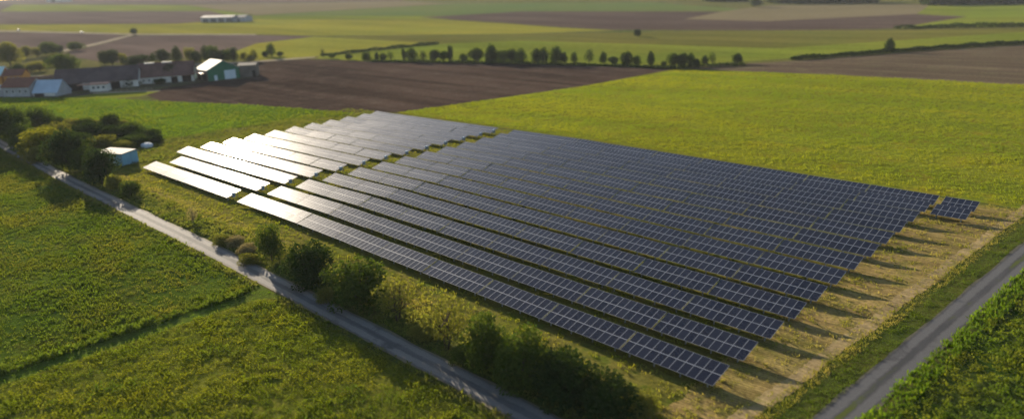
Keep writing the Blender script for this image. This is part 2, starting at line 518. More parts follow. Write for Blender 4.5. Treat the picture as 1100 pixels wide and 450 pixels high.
def wavy(poly, amp, step):
    """ragged outline: every edge broken into short steps that wander by up to amp metres"""
    out = []
    for (a, b) in zip(poly, poly[1:] + poly[:1]):
        L = math.hypot(b[0] - a[0], b[1] - a[1])
        n = max(1, min(int(L / step), 400))
        nx, ny = -(b[1] - a[1]) / L, (b[0] - a[0]) / L
        ph = random.uniform(0, 9)
        for k in range(n):
            t = k / n
            d = 0 if k == 0 else amp * (0.6 * math.sin(t * L * 0.35 + ph) + 0.7 * random.uniform(-1, 1))
            out.append((a[0] + (b[0] - a[0]) * t + nx * d, a[1] + (b[1] - a[1]) * t + ny * d))
    return out


def in_poly(x, y, poly):
    ins = np.zeros(len(x), bool)
    n = len(poly)
    for i in range(n):
        x1, y1 = poly[i]
        x2, y2 = poly[(i + 1) % n]
        if y1 == y2:
            continue
        c = ((y1 > y) != (y2 > y)) & (x < (x2 - x1) * (y - y1) / (y2 - y1) + x1)
        ins ^= c
    return ins


def vnoise(x, y, s, seed=0):
    """smooth value noise, 0..1"""
    r = np.random.default_rng(seed)
    T = r.random((64, 64))
    u, v = x / s, y / s
    i, j = np.floor(u).astype(int), np.floor(v).astype(int)
    fu, fv = u - i, v - j
    fu = fu * fu * (3 - 2 * fu)
    fv = fv * fv * (3 - 2 * fv)
    i0, i1, j0, j1 = i % 64, (i + 1) % 64, j % 64, (j + 1) % 64
    return (T[i0, j0] * (1 - fu) + T[i1, j0] * fu) * (1 - fv) + (T[i0, j1] * (1 - fu) + T[i1, j1] * fu) * fv


def leaves(P, size, lean=0.5, width=0.55, dirs=None):
    """one diamond-shaped leaf per row of P (base points); size per leaf; returns verts, quads"""
    n = len(P)
    if dirs is None:
        a = rng.random(n) * 2 * np.pi
        t = np.abs(rng.normal(0, lean, n))
        dirs = np.stack([np.cos(a) * np.sin(t), np.sin(a) * np.sin(t), np.cos(t)], 1)
    q = rng.normal(size=(n, 3))
    side = np.cross(dirs, q)
    side /= np.linalg.norm(side, axis=1)[:, None] + 1e-9
    s = size[:, None]
    V = np.empty((n, 4, 3))
    V[:, 0] = P
    V[:, 1] = P + dirs * s * 0.5 + side * s * width * 0.5
    V[:, 2] = P + dirs * s
    V[:, 3] = P + dirs * s * 0.5 - side * s * width * 0.5
    return V.reshape(-1, 3), np.arange(n * 4).reshape(n, 4)


def scatter(name, poly, mat, label, cat, tufts, per, radius, size, height, lift=0.0, lean=0.6, width=0.55, keep=None, clump=4.0, drop=0.0, seed=1, rows=None):
    """plants growing over a polygon: tufts per square metre, leaves per tuft"""
    xs = [p[0] for p in poly]
    ys = [p[1] for p in poly]
    area = (max(xs) - min(xs)) * (max(ys) - min(ys))
    n = int(area * tufts)
    x = rng.uniform(min(xs), max(xs), n)
    y = rng.uniform(min(ys), max(ys), n)
    if rows:
        y = np.round(y / rows) * rows + rng.normal(0, rows * 0.16, n)
    ok = in_poly(x, y, poly)
    if keep is not None:
        ok &= keep(x, y)
    nz = 0.6 * vnoise(x, y, clump, seed) + 0.4 * vnoise(x, y, clump * 0.27, seed + 5)
    ok &= rng.random(n) > drop * (1.6 - 2.2 * nz)
    x, y, nz = x[ok], y[ok], nz[ok]
    n = len(x)
    hs = (0.45 + 1.1 * nz) * rng.uniform(0.7, 1.3, n)
    X = np.repeat(x, per)
    Y = np.repeat(y, per)
    H = np.repeat(hs, per)
    m = len(X)
    a = rng.random(m) * 2 * np.pi
    r = radius * np.sqrt(rng.random(m)) * np.clip(H, 0.5, 1.6)
    X = X + r * np.cos(a)
    Y = Y + r * np.sin(a)
    Z = ztv(X, Y) + lift + rng.random(m) ** 1.3 * height * H
    V, F = leaves(np.stack([X, Y, Z], 1), size * rng.uniform(0.6, 1.35, m) * np.clip(H, 0.6, 1.4), lean, width)
    o = link(name, mesh_np(name, V, F, mat))
    return tag(o, label, cat, None, 'stuff')


def tube(V, F, pts, radii, seg=6):
    rings = []
    for i, p in enumerate(pts):
        p = Vector(p)
        d = (Vector(pts[min(i + 1, len(pts) - 1)]) - Vector(pts[max(i - 1, 0)])).normalized()
        a = d.orthogonal().normalized()
        b = d.cross(a)
        base = len(V)
        for k in range(seg):
            t = 2 * math.pi * k / seg
            V.append(tuple(p + (a * math.cos(t) + b * math.sin(t)) * radii[i]))
        rings.append(base)
    for r0, r1 in zip(rings, rings[1:]):
        for k in range(seg):
            F.append((r0 + k, r0 + (k + 1) % seg, r1 + (k + 1) % seg, r1 + k))
    F.append(tuple(rings[-1] + k for k in range(seg)))


# ------------------------------------------------------------------ trees
def tree_meshes(seed, style):
    """unit tree: total height 1, crown width about 1 -> (trunk mesh, list of lobes as crown verts/faces)"""
    r = random.Random(seed)
    g = np.random.default_rng(seed)
    st = dict(bush=dict(z0=0.02, z1=0.98, n=26, lr=(0.13, 0.24), leaf=0.058, per=150, stems=4, fill=0.52),
              round=dict(z0=0.16, z1=0.98, n=26, lr=(0.12, 0.23), leaf=0.058, per=150, stems=1, fill=0.55),
              tall=dict(z0=0.10, z1=1.0, n=26, lr=(0.12, 0.22), leaf=0.058, per=130, stems=1, fill=0.5),
              sparse=dict(z0=0.18, z1=0.98, n=22, lr=(0.10, 0.19), leaf=0.050, per=80, stems=2, fill=0.9))[style]
    lobes = []
    for i in range(st['n']):
        t = (i + r.random()) / st['n']
        z = st['z0'] + 0.08 + (st['z1'] - st['z0'] - 0.2) * t
        prof = {'bush': math.sqrt(max(0, 1 - (t - 0.28) ** 2 / 0.62)), 'round': math.sin(math.pi * (0.12 + 0.80 * t)) ** 0.7,
                'tall': math.sin(math.pi * (0.18 + 0.74 * t)) ** 0.6, 'sparse': math.sin(math.pi * (0.2 + 0.66 * t)) ** 0.7}[style]
        a = i * 2.399 + r.uniform(-0.6, 0.6)
        rad = 0.40 * prof * math.sqrt(r.uniform(0.08, 1.0)) * r.choice((0.85, 1.0, 1.0, 1.12))
        lr = r.uniform(*st['lr']) * (0.75 + 0.35 * prof)
        lobes.append((math.cos(a) * rad, math.sin(a) * rad, z, lr))
    V, F = [], []
    stems = st['stems']
    tops = []
    for s in range(stems):
        a = s * 2 * math.pi / max(stems, 1) + r.random()
        off = 0.0 if stems == 1 else 0.04
        sp = 0.0 if stems == 1 else 0.13
        pts = [(math.cos(a) * off, math.sin(a) * off, -0.03)]
        h = 0.72
        for k in range(1, 5):
            u = k / 4
            pts.append((math.cos(a) * (off + sp * u) + r.uniform(-0.02, 0.02), math.sin(a) * (off + sp * u) + r.uniform(-0.02, 0.02), h * u))
        tr = 0.032 if stems == 1 else 0.02
        tube(V, F, pts, [tr * (1 - 0.2 * k) for k in range(5)], 6)
        tops.append(pts)
    for (lx, ly, lz, lr) in lobes:
        pts = r.choice(tops)
        k = max(1, min(3, int(lz * 4.2 / 0.9) - 1))
        b = Vector(pts[k])
        e = Vector((lx, ly, lz))
        m = (b + e) / 2 + Vector((r.uniform(-.02, .02), r.uniform(-.02, .02), -0.02))
        tube(V, F, [b, m, e], [0.011, 0.008, 0.003], 4)
    trunk = mesh_py('trunk', V, F, M['bark'], smooth=True)
    P, D, S = [], [], []
    for (lx, ly, lz, lr) in lobes:
        n = int(st['per'] * (lr / 0.18) ** 2)
        d = g.normal(size=(n, 3))
        d /= np.linalg.norm(d, axis=1)[:, None]
        rad = lr * (st['fill'] + (1.12 - st['fill']) * g.random(n) ** 0.6)
        p = np.array([lx, ly, lz]) + d * rad[:, None] * np.array([1, 1, 0.85])
        dd = d * 0.7 + g.normal(size=(n, 3)) * 0.55 + np.array([0, 0, -0.15])
        dd /= np.linalg.norm(dd, axis=1)[:, None]
        okk = p[:, 2] > 0.015
        P.append(p[okk])
        D.append(dd[okk])
        S.append((st['leaf'] * g.uniform(0.6, 1.4, n))[okk])
    P, D, S = np.concatenate(P), np.concatenate(D), np.concatenate(S)
    v, f = leaves(P, S, width=0.72, dirs=D)
    return trunk, v, f


TREE_CACHE = {}
CROWN_CACHE = {}


def tree(name, label, cat, x, y, h, w, style='round', leaf='lf_tree', seed=0, group=None):
    key = (style, seed)
    if key not in TREE_CACHE:
        TREE_CACHE[key] = tree_meshes(100 + seed * 7 + len(style), style)
    trunk, v, f = TREE_CACHE[key]
    ck = (style, seed, leaf)
    if ck not in CROWN_CACHE:
        CROWN_CACHE[ck] = mesh_np('crown', v, f, M[leaf])
    root = empty(name, (x, y, zt(x, y)), random.uniform(0, 6.28))
    root.scale = (w, w, h)
    tag(root, label, cat, group)
    link('trunk', trunk, root)
    link('crown', CROWN_CACHE[ck], root)
    return root


# ================================================================== SETTING
ground = sheet('ground', [(-6000, -6000), (6000, -6000), (6000, 6000), (-6000, 6000)], M['ground'], -0.02)

# near fields
SITE = [(-78, -8.6), (104.5, -8.6), (109.5, 82.5), (-80, 82.5)]
meadow = [(-700, -17.2), (-110, -17.2), (40.5, -17.2), (42.4, -18.0), (43.0, -19.5), (43.0, -110), (-700, -110)]
crop = [(45.4, -20.0), (46.2, -18.0), (48.2, -17.0), (128, -17.0), (128, -110), (45.4, -110)]
sheet('meadow', meadow, M['meadow'], 0.012)
sheet('grass_path', [(40.0, -16.4), (48.6, -16.4), (46.2, -18.0), (45.4, -20.0), (45.4, -110), (43.0, -110), (43.0, -19.5), (42.4, -18.0)], M['path'], 0.014)
sheet('crop_field', crop, M['crop_floor'], 0.012)
sheet('farm_road', wavy([(-900, -16.2), (109.6, -16.2), (109.6, -12.9), (-900, -12.9)], 0.16, 1.5), M['road'], 0.03)
sheet('road_verge', [(-600, -12.7), (109.6, -12.7), (109.6, -8.6), (-600, -8.6)], M['verge'], 0.010)
sheet('dry_grass_strip', wavy([(-58, -8.6), (104.5, -8.6), (104.5, -5.4), (-58, -4.4)], 0.5, 1.5), M['dry_strip'], 0.022)
sheet('solar_site_turf', SITE, M['site'], 0.014)
sheet('mown_margin', wavy([(99.6, -6.4), (105.9, -6.4), (110.9, 82.0), (98.2, 82.0)], 0.7, 1.2), M['mown'], 0.026)
sheet('bare_track', wavy([(104.6, -9.0), (106.3, -9.0), (112.4, 96), (110.9, 96)], 0.22, 0.5), M['tan_track'], 0.034)
sheet('ditch', [(106.0, -9), (110.2, -9), (128.8, 300), (124.2, 300)], M['ditch'], 0.012)
sheet('asphalt_track', wavy([(101.9, -140), (105.4, -140), (137.8, 400), (134.3, 400)], 0.14, 1.35), M['track'], 0.036)
bean = [(106.6, -140), (420, -140), (420, 400), (139.0, 400)]
sheet('bean_field', bean, M['bean_floor'], 0.012)
NE = [(-64.0, 85.2), (111.4, 83.4), (121.0, 238.5), (-6.4, 230.8), (-48.7, 231.6), (-50, 165)]
sheet('mustard_field', NE, M['ne_floor'], 0.012)
GREEN = [(-264.4, 0.2), (-216.5, 24.3), (-202.4, 36.1), (-166.4, 47.7), (-124.2, 64.5), (-73.9, 77.2), (-72, 83), (-84, 40), (-86, 10), (-118, 17.5), (-161.2, 10.1), (-216.1, -7.8)]
sheet('green_field', GREEN, M['green_field'], 0.016)
sheet('ploughed_field', [(-167.7, 48.2), (-125.3, 65.1), (-74.6, 77.7), (-64, 86), (-50, 165), (-48.5, 229.7), (-132.1, 208.6), (-212.9, 179.9), (-263, 168.6), (-278.6, 144.2), (-206.4, 104.5), (-211.4, 82.7), (-204, 53.2)], M['soil'], 0.018)
sheet('stubble_field', [(-48.5, 229.7), (-6.4, 230.8), (121.0, 238.5), (82, 244.5), (115.8, 243.5), (98.5, 463.5), (52.2, 383.3), (-16.3, 273.9), (-40, 249)], M['soil2'], 0.014)
sheet('yard', [(-260.1, 2.9), (-216.5, 24.3), (-209.4, 43.7), (-211.4, 82.7), (-206.4, 104.5), (-281.1, 148.4), (-353.8, 89.4), (-328.4, 52.9), (-344.2, 17.6)], M['yard'], 0.010)
sheet('small_meadow', [(-213.3, 23.4), (-217, 46.9), (-198.5, 59.8), (-188.4, 47.8), (-197.8, 34.7)], M['lime'], 0.024)

# far fields, back to front
def far(name, pts, mat, lift):
    sheet(name, pts, M[mat], lift)


far('distant_field', [(-582.7, 41.3), (-490.3, 70.8), (-521.3, 108.8), (-631.9, 194.4), (-702.3, 200.3), (-886.8, 139.8), (-989.6, 103.3)], 'purple', 0.02)
far('distant_field', [(-516.8, 110.8), (-644.6, 203.9), (-517.2, 264.7), (-446, 281.9), (-424, 217.6), (-389, 190.5), (-343.3, 154.2), (-367.3, 93.7), (-473.2, 93)], 'purple', 0.02)
far('distant_field', [(-336.5, 151.1), (-389, 190.5), (-424, 217.6), (-440.5, 278.6), (-273.8, 277.6), (-276, 186), (-271.1, 173.3), (-284, 147)], 'yellow', 0.02)
far('distant_field', [(-276, 186), (-271.9, 276), (-231.3, 318.2), (-49.7, 335.1), (36.3, 464.3), (90.7, 561.6), (97.4, 476.5), (49.6, 396.4), (-21.7, 285.5), (-44.1, 256.1), (-50.6, 233), (-133.6, 210.1), (-215, 181.5), (-262.5, 174.6)], 'lime', 0.022)
far('distant_field', [(-440.5, 278.6), (-276.4, 364.9), (-117.2, 448.6), (31.2, 490.4), (92.7, 535.8), (90.7, 561.6), (36.3, 464.3), (-49.7, 335.1), (-231.3, 318.2), (-273.8, 277.6)], 'olive', 0.024)
far('distant_field', [(-1025.5, 108.8), (-928.4, 148.3), (-671.7, 213.4), (-527.6, 270), (-452.2, 285.6), (-280, 368.6), (-227.8, 420.5), (-353, 444.3), (-478.5, 460.9), (-754.7, 385.2), (-785.1, 299.6), (-1076.3, 178.5), (-1195, 134.8)], 'yellow', 0.02)
far('distant_field', [(-1211.4, 137.3), (-1090.4, 181.4), (-794.6, 303.4), (-797.4, 387.7), (-1056.3, 459.1), (-1655.4, 296.6), (-1880.1, 239.8)], 'purple', 0.02)
far('distant_field', [(-1686.4, 302.9), (-1072.8, 466.3), (-794.3, 388.6), (-764.3, 390), (-484.2, 465.7), (-462.7, 528.5), (-826.5, 421.6), (-1388.5, 558.4), (-2239.4, 447.5)], 'lime', 0.022)
far('distant_field', [(-833.2, 425), (-537.3, 511.2), (-500.1, 597), (-224.2, 672.5), (-444.1, 787.9), (-750.7, 712.4)], 'fargreen', 0.024)
far('distant_field', [(-849.2, 433.1), (-761.6, 718), (-952.8, 758.2), (-1398.9, 562.7)], 'tan', 0.020)
far('distant_field', [(-550.1, 480.2), (-383.1, 456.1), (-356.9, 448.4), (-231.1, 424.8), (-119.2, 452.7), (-164.4, 551.5), (-245.2, 549.7), (-263, 648.5), (-496.2, 592.9), (-533.3, 507.7)], 'brown', 0.026)
far('distant_field', [(-119.2, 452.7), (-43.6, 490.1), (-34.1, 631.5), (-81.8, 663.6), (-164.4, 551.5)], 'brown', 0.028)
far('distant_field', [(-245.2, 549.7), (-164.4, 551.5), (-81.8, 663.6), (-110.9, 802.2), (-266.7, 758.6), (-263, 648.5)], 'tan', 0.030)
far('distant_field', [(-43.6, 490.1), (26.4, 514.8), (90.7, 561.6), (65.2, 882.3), (-110.9, 802.2), (-81.8, 663.6), (-34.1, 631.5)], 'lime', 0.032)
far('distant_field', [(-1957, 251.5), (-1718.6, 309.5), (-2239.4, 447.5), (-1414.8, 569.2), (-962.8, 765.7), (-1200, 1000), (-2300, 1000), (-2900, 600), (-2900, 100)], 'purple', 0.018)
# pale far roads
sheet('far_road', [(-1025.5, 108.8), (-928.4, 148.3), (-670.3, 212.9), (-527.6, 270), (-517.2, 264.7), (-653.9, 207.2), (-898.9, 142.3), (-991.9, 103.7)], M['paleroad'], 0.05)
sheet('far_road', [(-656.5, 208.1), (-663.3, 205.2), (-572.1, 136.5), (-526.8, 106.3), (-514.6, 107), (-551.2, 133.3)], M['paleroad'], 0.06)
sheet('far_road', [(-311.1, 116.8), (-288.9, 141.8), (-273.5, 179.9), (-266.9, 175.9), (-279, 137), (-299.7, 112.2)], M['paleroad'], 0.06)
sheet('farm_lane', [(-222.6, 40.3), (-201.8, 61), (-197.9, 59.5), (-217.4, 38.7)], M['paleroad'], 0.05)

# haze: thin air over the whole plain
v, f = box_vf(-6050, 6050, -6050, 6050, -3.0, 70.0)
mh, nt, out = new_mat('haze_air')
pv = N(nt, 'ShaderNodeVolumePrincipled')
pv.inputs['Color'].default_value = (0.80, 0.85, 0.95, 1)
pv.inputs['Density'].default_value = 0.00005
pv.inputs['Anisotropy'].default_value = 0.0
nt.links.new(pv.outputs[0], out.inputs['Volume'])
hz = link('haze', mesh_py('haze', v, f, mh))
tag(hz, 'thin pale haze over the whole plain', 'haze', None, 'stuff')

# ================================================================== SOLAR TABLES
TILT = math.radians(16.0)
MW, ML, GAP = 0.992, 1.625, 0.04
PITCH_X = 1.012
PITCH_Y = 6.317
TL = 11.3


def module_vf(w, l, t=0.04, fr=0.034, rec=0.006):
    x, y = w / 2, l / 2
    V = [(-x, -y, -t), (x, -y, -t), (x, y, -t), (-x, y, -t), (-x, -y, 0), (x, -y, 0), (x, y, 0), (-x, y, 0)]
    xi, yi = x - fr, y - fr
    V += [(-xi, -yi, 0), (xi, -yi, 0), (xi, yi, 0), (-xi, yi, 0), (-xi, -yi, -rec), (xi, -yi, -rec), (xi, yi, -rec), (-xi, yi, -rec)]
    F = [(0, 3, 2, 1), (0, 1, 5, 4), (1, 2, 6, 5), (2, 3, 7, 6), (3, 0, 4, 7),
         (4, 5, 9, 8), (5, 6, 10, 9), (6, 7, 11, 10), (7, 4, 8, 11),
         (8, 9, 13, 12), (9, 10, 14, 13), (10, 11, 15, 14), (11, 8, 12, 15), (12, 13, 14, 15)]
    return V, F, [2] + [0] * 12 + [1]


mv, mf, mm = module_vf(MW, ML)
MODULE = mesh_py('solar_module', mv, mf, [M['alu'], M['glass'], M['backsheet']], mm)
Y_MID = math.cos(TILT) * (2 * ML + GAP) / 2       # from low edge to table middle, on plan
Z_MID = 0.8 + math.sin(TILT) * (2 * ML + GAP) / 2


def mod_pos(c, r, n):
    u = (c - (n - 1) / 2) * PITCH_X
    s = (r - 0.5) * (ML + GAP)
    return u, s * math.cos(TILT), Z_MID + s * math.sin(TILT)


def array_mesh(n):
    V, F, mi = [], [], []
    rot = Matrix.Rotation(TILT, 3, 'X')
    for c in range(n):
        for r in range(2):
            p = Vector(mod_pos(c, r, n))
            b = len(V)
            V += [tuple(rot @ Vector(q) + p) for q in mv]
            F += [tuple(i + b for i in q) for q in mf]
            mi += mm
    return mesh_py('module_array', V, F, [M['alu'], M['glass'], M['backsheet']], mi)


ARRAY = array_mesh(11)
_rot = Matrix.Rotation(TILT, 3, 'X')


def rail_mesh(n, s):
    L = n * PITCH_X / 2
    v, f = box_vf(-L, L, -0.04, 0.04, -0.145, -0.045)
    off = Vector((0, s * math.cos(TILT), Z_MID + s * math.sin(TILT)))
    return mesh_py('rail', [tuple(_rot @ Vector(q) + off) for q in v], f, M['steel'])


def post_mesh(y, ztop):
    v, f = box_vf(-0.06, 0.06, y - 0.045, y + 0.045, -0.25, ztop)
    return mesh_py('support_post', v, f, M['steel'])


def brace_mesh(y0, z0, y1, z1):
    V, F = [], []
    tube(V, F, [(0, y0, z0), (0, y1, z1)], [0.04, 0.04], 5)
    return mesh_py('brace', V, F, M['steel'])


RAILS = {n: [rail_mesh(n, s) for s in (-1.25, -0.42, 0.42, 1.25)] for n in (11, 5)}


def strip_mesh(n):
    v, f = box_vf(-n * PITCH_X / 2, n * PITCH_X / 2, -0.028, 0.028, 0.002, 0.012)
    off = Vector((0, 0, Z_MID))
    return mesh_py('clamp_strip', [tuple(_rot @ Vector(q) + off) for q in v], f, M['alu_bright'])


STRIP = {n: strip_mesh(n) for n in (11, 5)}
yf, yr = -1.0, 1.0
zf = Z_MID + (yf / math.cos(TILT)) * math.sin(TILT) - 0.13
zr = Z_MID + (yr / math.cos(TILT)) * math.sin(TILT) - 0.13
POST_F, POST_R = post_mesh(yf, zf), post_mesh(yr, zr)
BRACE = brace_mesh(yf, 0.25, yr, zr - 0.15)
iv, if_ = box_vf(-0.16, 0.16, -0.33, 0.33, 0.55, 1.45)
INV = mesh_py('inverter_box', iv, if_, M['inverter'])
_V, _F = [], []
for k in range(7):
    a, b = box_vf(0.162, 0.20, -0.28 + k * 0.085, -0.25 + k * 0.085, 0.65, 1.05)
    o_ = len(_V)
    _V += a
    _F += [tuple(i + o_ for i in q) for q in b]
FIN = mesh_py('cooling_fins', _V, _F, M['inverter_fin'])


def solar_table(x_left, y_low, n, label, inverter=False):
    L = n * PITCH_X
    xc = x_left + L / 2 + 0.08
    yc = y_low + Y_MID
    root = empty('solar_table', (xc, yc, zt(xc, yc)))
    slope = (zt(xc + 3, yc) - zt(xc - 3, yc)) / 6.0
    root.rotation_euler = (math.radians(random.gauss(0, 0.5)), -math.atan(slope) + math.radians(random.gauss(0, 0.25)), 0)
    tag(root, label, 'solar table', 'tilted solar tables in rows on the solar site')
    d = math.hypot(xc - CAM[0], yc - CAM[1])
    if d < 130 or n != 11:
        for c in range(n):
            for r in range(2):
                o = link('solar_module', MODULE, root)
                o.location = mod_pos(c, r, n)
                o.rotation_euler = (TILT + random.gauss(0, 0.0025), random.gauss(0, 0.0025), 0)
    else:
        o = link('module_array', ARRAY, root)
        o['kind'] = 'stuff'
    link('clamp_strip', STRIP[n], root)
    for rm in RAILS[n]:
        link('rail', rm, root)
    for k in ((-0.42, -0.14, 0.14, 0.42) if n == 11 else (-0.35, 0.35)):
        for pm in (POST_F, POST_R, BRACE):
            o = link(pm.name.split('.')[0], pm, root)
            o.location.x = k * L + (0.05 if pm is BRACE else 0)
    if inverter:
        o = link('inverter_box', INV, root)
        o.location.x = L / 2 - 0.35
        q = link('cooling_fins', FIN, o)
    return root


for row in range(13):
    ylow = PITCH_Y * row - (1.3 if row == 12 else 0)
    for k in range(9):
        x = k * TL - 0.161 * row
        lab = 'solar table in %s row from the road, %s right of the grass aisle' % (ordw(row), ordw(k))
        solar_table(x, ylow, 11, lab)
    nl = 4 if row < 2 else 5
    for k in range(nl):
        x = -4.147 - (k + 1) * TL - 0.286 * row
        lab = 'bright solar table in %s row from the road, %s left of the grass aisle' % (ordw(row), ordw(k))
        solar_table(x, ylow, 11, lab, inverter=(k == 0))
    if row >= 11:
        x = 9 * TL - 0.161 * row + 0.75
        lab = ('short solar table, five panels long, alone at right end of the %s row'
               % ('last' if row == 12 else 'second last'))
        solar_table(x, ylow - (0.3 if row == 11 else 0), 5, lab)

# ================================================================== ROADSIDE TREES
road_trees = [
    # x px of the survey -> world base, height, width, style, leaves, seed, label
    ((33.8, -10.6), 5.6, 4.3, 'tall', 'lf_tree', 0, 'upright dark shrub, leftmost of the big shrubs between road and solar tables'),
    ((46.3, -11.2), 6.0, 6.8, 'bush', 'lf_dark', 0, 'broad dark round bush beside the road, second from the left'),
    ((57.3, -10.7), 6.2, 7.2, 'bush', 'lf_tree', 1, 'widest round green bush in the middle of the roadside row'),
    ((64.8, -10.3), 6.0, 6.2, 'sparse', 'lf_olive', 0, 'thin olive tree right of the widest round roadside bush'),
    ((75, -11.1), 6.8, 6.0, 'sparse', 'lf_olive', 1, 'thin olive tree with visible trunk, just left of the dense dark trees'),
    ((81.9, -11.6), 6.6, 4.4, 'tall', 'lf_tree', 1, 'tall dense tree, first of the dark clump at lower centre'),
    ((87.3, -11.2), 6.4, 5.8, 'bush', 'lf_tree', 2, 'large leafy bush in the middle of the dark clump at lower centre'),
    ((92, -10.3), 5.4, 5.6, 'bush', 'lf_dark', 1, 'dark bush near the lower edge, right of the large leafy bush'),
    ((96.6, -9.6), 4.4, 5.6, 'bush', 'lf_dark', 2, 'lowest dark bush, rightmost of the roadside row at the lower edge'),
]
for (p, h, w, st, lf, sd, lab) in road_trees:
    tree('roadside_tree' if st in ('tall', 'sparse') else 'roadside_bush', lab, 'tree' if st in ('tall', 'sparse') else 'bush',
         p[0], p[1], h, w, st, lf, sd, 'trees and bushes between road and solar tables')

small = [
    ((-25.8, -10.6), 3.4, 4.2, 'bush', 'lf_tree', 0, 'small dark bush standing alone by the road below the blue shed'),
    ((4.8, -10.4), 3.2, 2.0, 'sparse', 'lf_straw', 0, 'small bare brown sapling between road and front left solar tables'),
    ((23.1, -11.1), 1.7, 3.0, 'bush', 'lf_straw', 0, 'straw coloured dry shrub beside the road, the upper of two'),
    ((27.8, -11.5), 1.6, 2.8, 'bush', 'lf_straw', 1, 'straw coloured dry shrub beside the road, the lower of two'),
    ((36.8, -9.2), 2.2, 2.6, 'sparse', 'lf_olive', 2, 'brownish thin shrub right of the upright dark shrub'),
    ((20.6, -12.1), 1.6, 3.0, 'bush', 'lf_olive', 1, 'low olive shrub by the road left of the dry straw shrubs'),
    ((31.9, -13.2), 1.5, 3.2, 'bush', 'lf_olive', 2, 'low green shrub at the foot of the upright dark shrub'),
    ((53, -12.9), 1.5, 3.0, 'bush', 'lf_olive', 0, 'low shrub in the gap between the two round roadside bushes'),
    ((70.8, -11.2), 1.6, 3.4, 'bush', 'lf_olive', 1, 'low shrub in the gap between the two thin olive trees'),
    ((78.7, -11.8), 1.8, 3.2, 'bush', 'lf_tree', 0, 'low green shrub left of the dense dark clump'),
    ((82.9, -10.2), 3.4, 4.0, 'bush', 'lf_tree', 1, 'middling green bush on the solar side of the dark clump'),
    ((88.6, -9.2), 3.6, 4.6, 'bush', 'lf_tree', 0, 'middling leafy bush behind the dark clump facing the tables'),
    ((98.8, -7.6), 2.4, 3.2, 'bush', 'lf_olive', 2, 'small olive bush at the lower edge, right end of the dark clump'),
]
for (p, h, w, st, lf, sd, lab) in small:
    tree('shrub', lab, 'shrub', p[0], p[1], h, w, st, lf, sd, 'low shrubs along the road verge')

# ---- thicket round the pale blue shed
thick = [
    (15, 154, 34, 30, 'round', 'lf_tree'), (1, 146, 24, 22, 'round', 'lf_tree'), (27, 161, 24, 20, 'bush', 'lf_tree'), (45, 143, 24, 24, 'round', 'lf_tree'),
    (48, 167, 26, 34, 'bush', 'lf_yellow'), (40, 174, 14, 18, 'bush', 'lf_olive'), (62, 153, 18, 26, 'bush', 'lf_olive'), (76, 183, 38, 34, 'round', 'lf_dark'),
    (66, 140, 13, 14, 'bush', 'lf_tree'), (79, 142, 13, 16, 'bush', 'lf_olive'), (94, 141, 13, 16, 'bush', 'lf_tree'), (106, 140, 10, 14, 'bush', 'lf_olive'),
    (119, 142, 17, 16, 'round', 'lf_dark'), (97, 152, 18, 26, 'bush', 'lf_dark'), (120, 151, 14, 26, 'bush', 'lf_dark'), (111, 160, 13, 24, 'bush', 'lf_olive'),
    (143, 147, 14, 24, 'bush', 'lf_tree'), (158, 151, 11, 24, 'bush', 'lf_dark'), (146, 156, 10, 28, 'bush', 'lf_tree'), (168, 153, 7, 12, 'bush', 'lf_dark'),
    (94, 187, 26, 24, 'round', 'lf_tree'), (110, 198, 34, 28, 'round', 'lf_dark'), (125, 203, 13, 14, 'bush', 'lf_olive'), (84, 168, 16, 20, 'bush', 'lf_tree'),
    (132, 137, 7, 12, 'bush', 'lf_olive'), (30, 146, 16, 20, 'bush', 'lf_olive'), (134, 161, 9, 16, 'bush', 'lf_olive'),
]
GT = {(15, 154): (-118.5, -11.7), (1, 146): (-136.3, -11.4), (27, 161): (-104.5, -12), (45, 143): (-130.1, -1.7), (48, 167): (-91.1, -10.5), (40, 174): (-83.6, -14), (62, 153): (-108.5, -2.9),
      (76, 183): (-65.5, -11.2), (66, 140): (-130, 3.7), (79, 142): (-122.8, 5.2), (94, 141): (-120.5, 8.5), (106, 140): (-119.1, 11.3), (119, 142): (-112.2, 12.6), (97, 152): (-101.4, 3.7),
      (120, 151): (-97.3, 8.2), (111, 160): (-86.4, 2.6), (143, 147): (-97.8, 14.3), (158, 151): (-88.1, 14.8), (146, 156): (-83.9, 10.2), (168, 153): (-82.9, 15.4),
      (94, 187): (-57.7, -9.7), (110, 198): (-43.2, -10.9), (125, 203): (-35.6, -10.4), (84, 168): (-81.8, -5), (132, 137): (-117.5, 17.9), (30, 146): (-128.6, -5.9), (134, 161): (-79.9, 5.9)}


def size_at(p, px):
    return px * math.hypot(math.hypot(p[0] - CAM[0], p[1] - CAM[1]), CAM[2]) / 785.0


def col_word(lf):
    return {'lf_tree': 'green', 'lf_dark': 'dark', 'lf_yellow': 'yellowish', 'lf_olive': 'olive'}[lf]


cnt = {}
for i, (px, py, hp, wp, st, lf) in enumerate(sorted(thick)):
    p = GT[(px, py)]
    word = 'tree' if st == 'round' else 'bush'
    k = (col_word(lf), word)
    n = cnt.get(k, 0)
    cnt[k] = n + 1
    tree('thicket_' + word, '%s %s of the thicket round the pale blue shed, %s of these from the left' % (k[0], word, ordw(n)), word,
         p[0], p[1], size_at(p, hp), size_at(p, wp) * 1.12, st, lf, i % 3, 'thicket of trees and bushes round the pale blue shed')

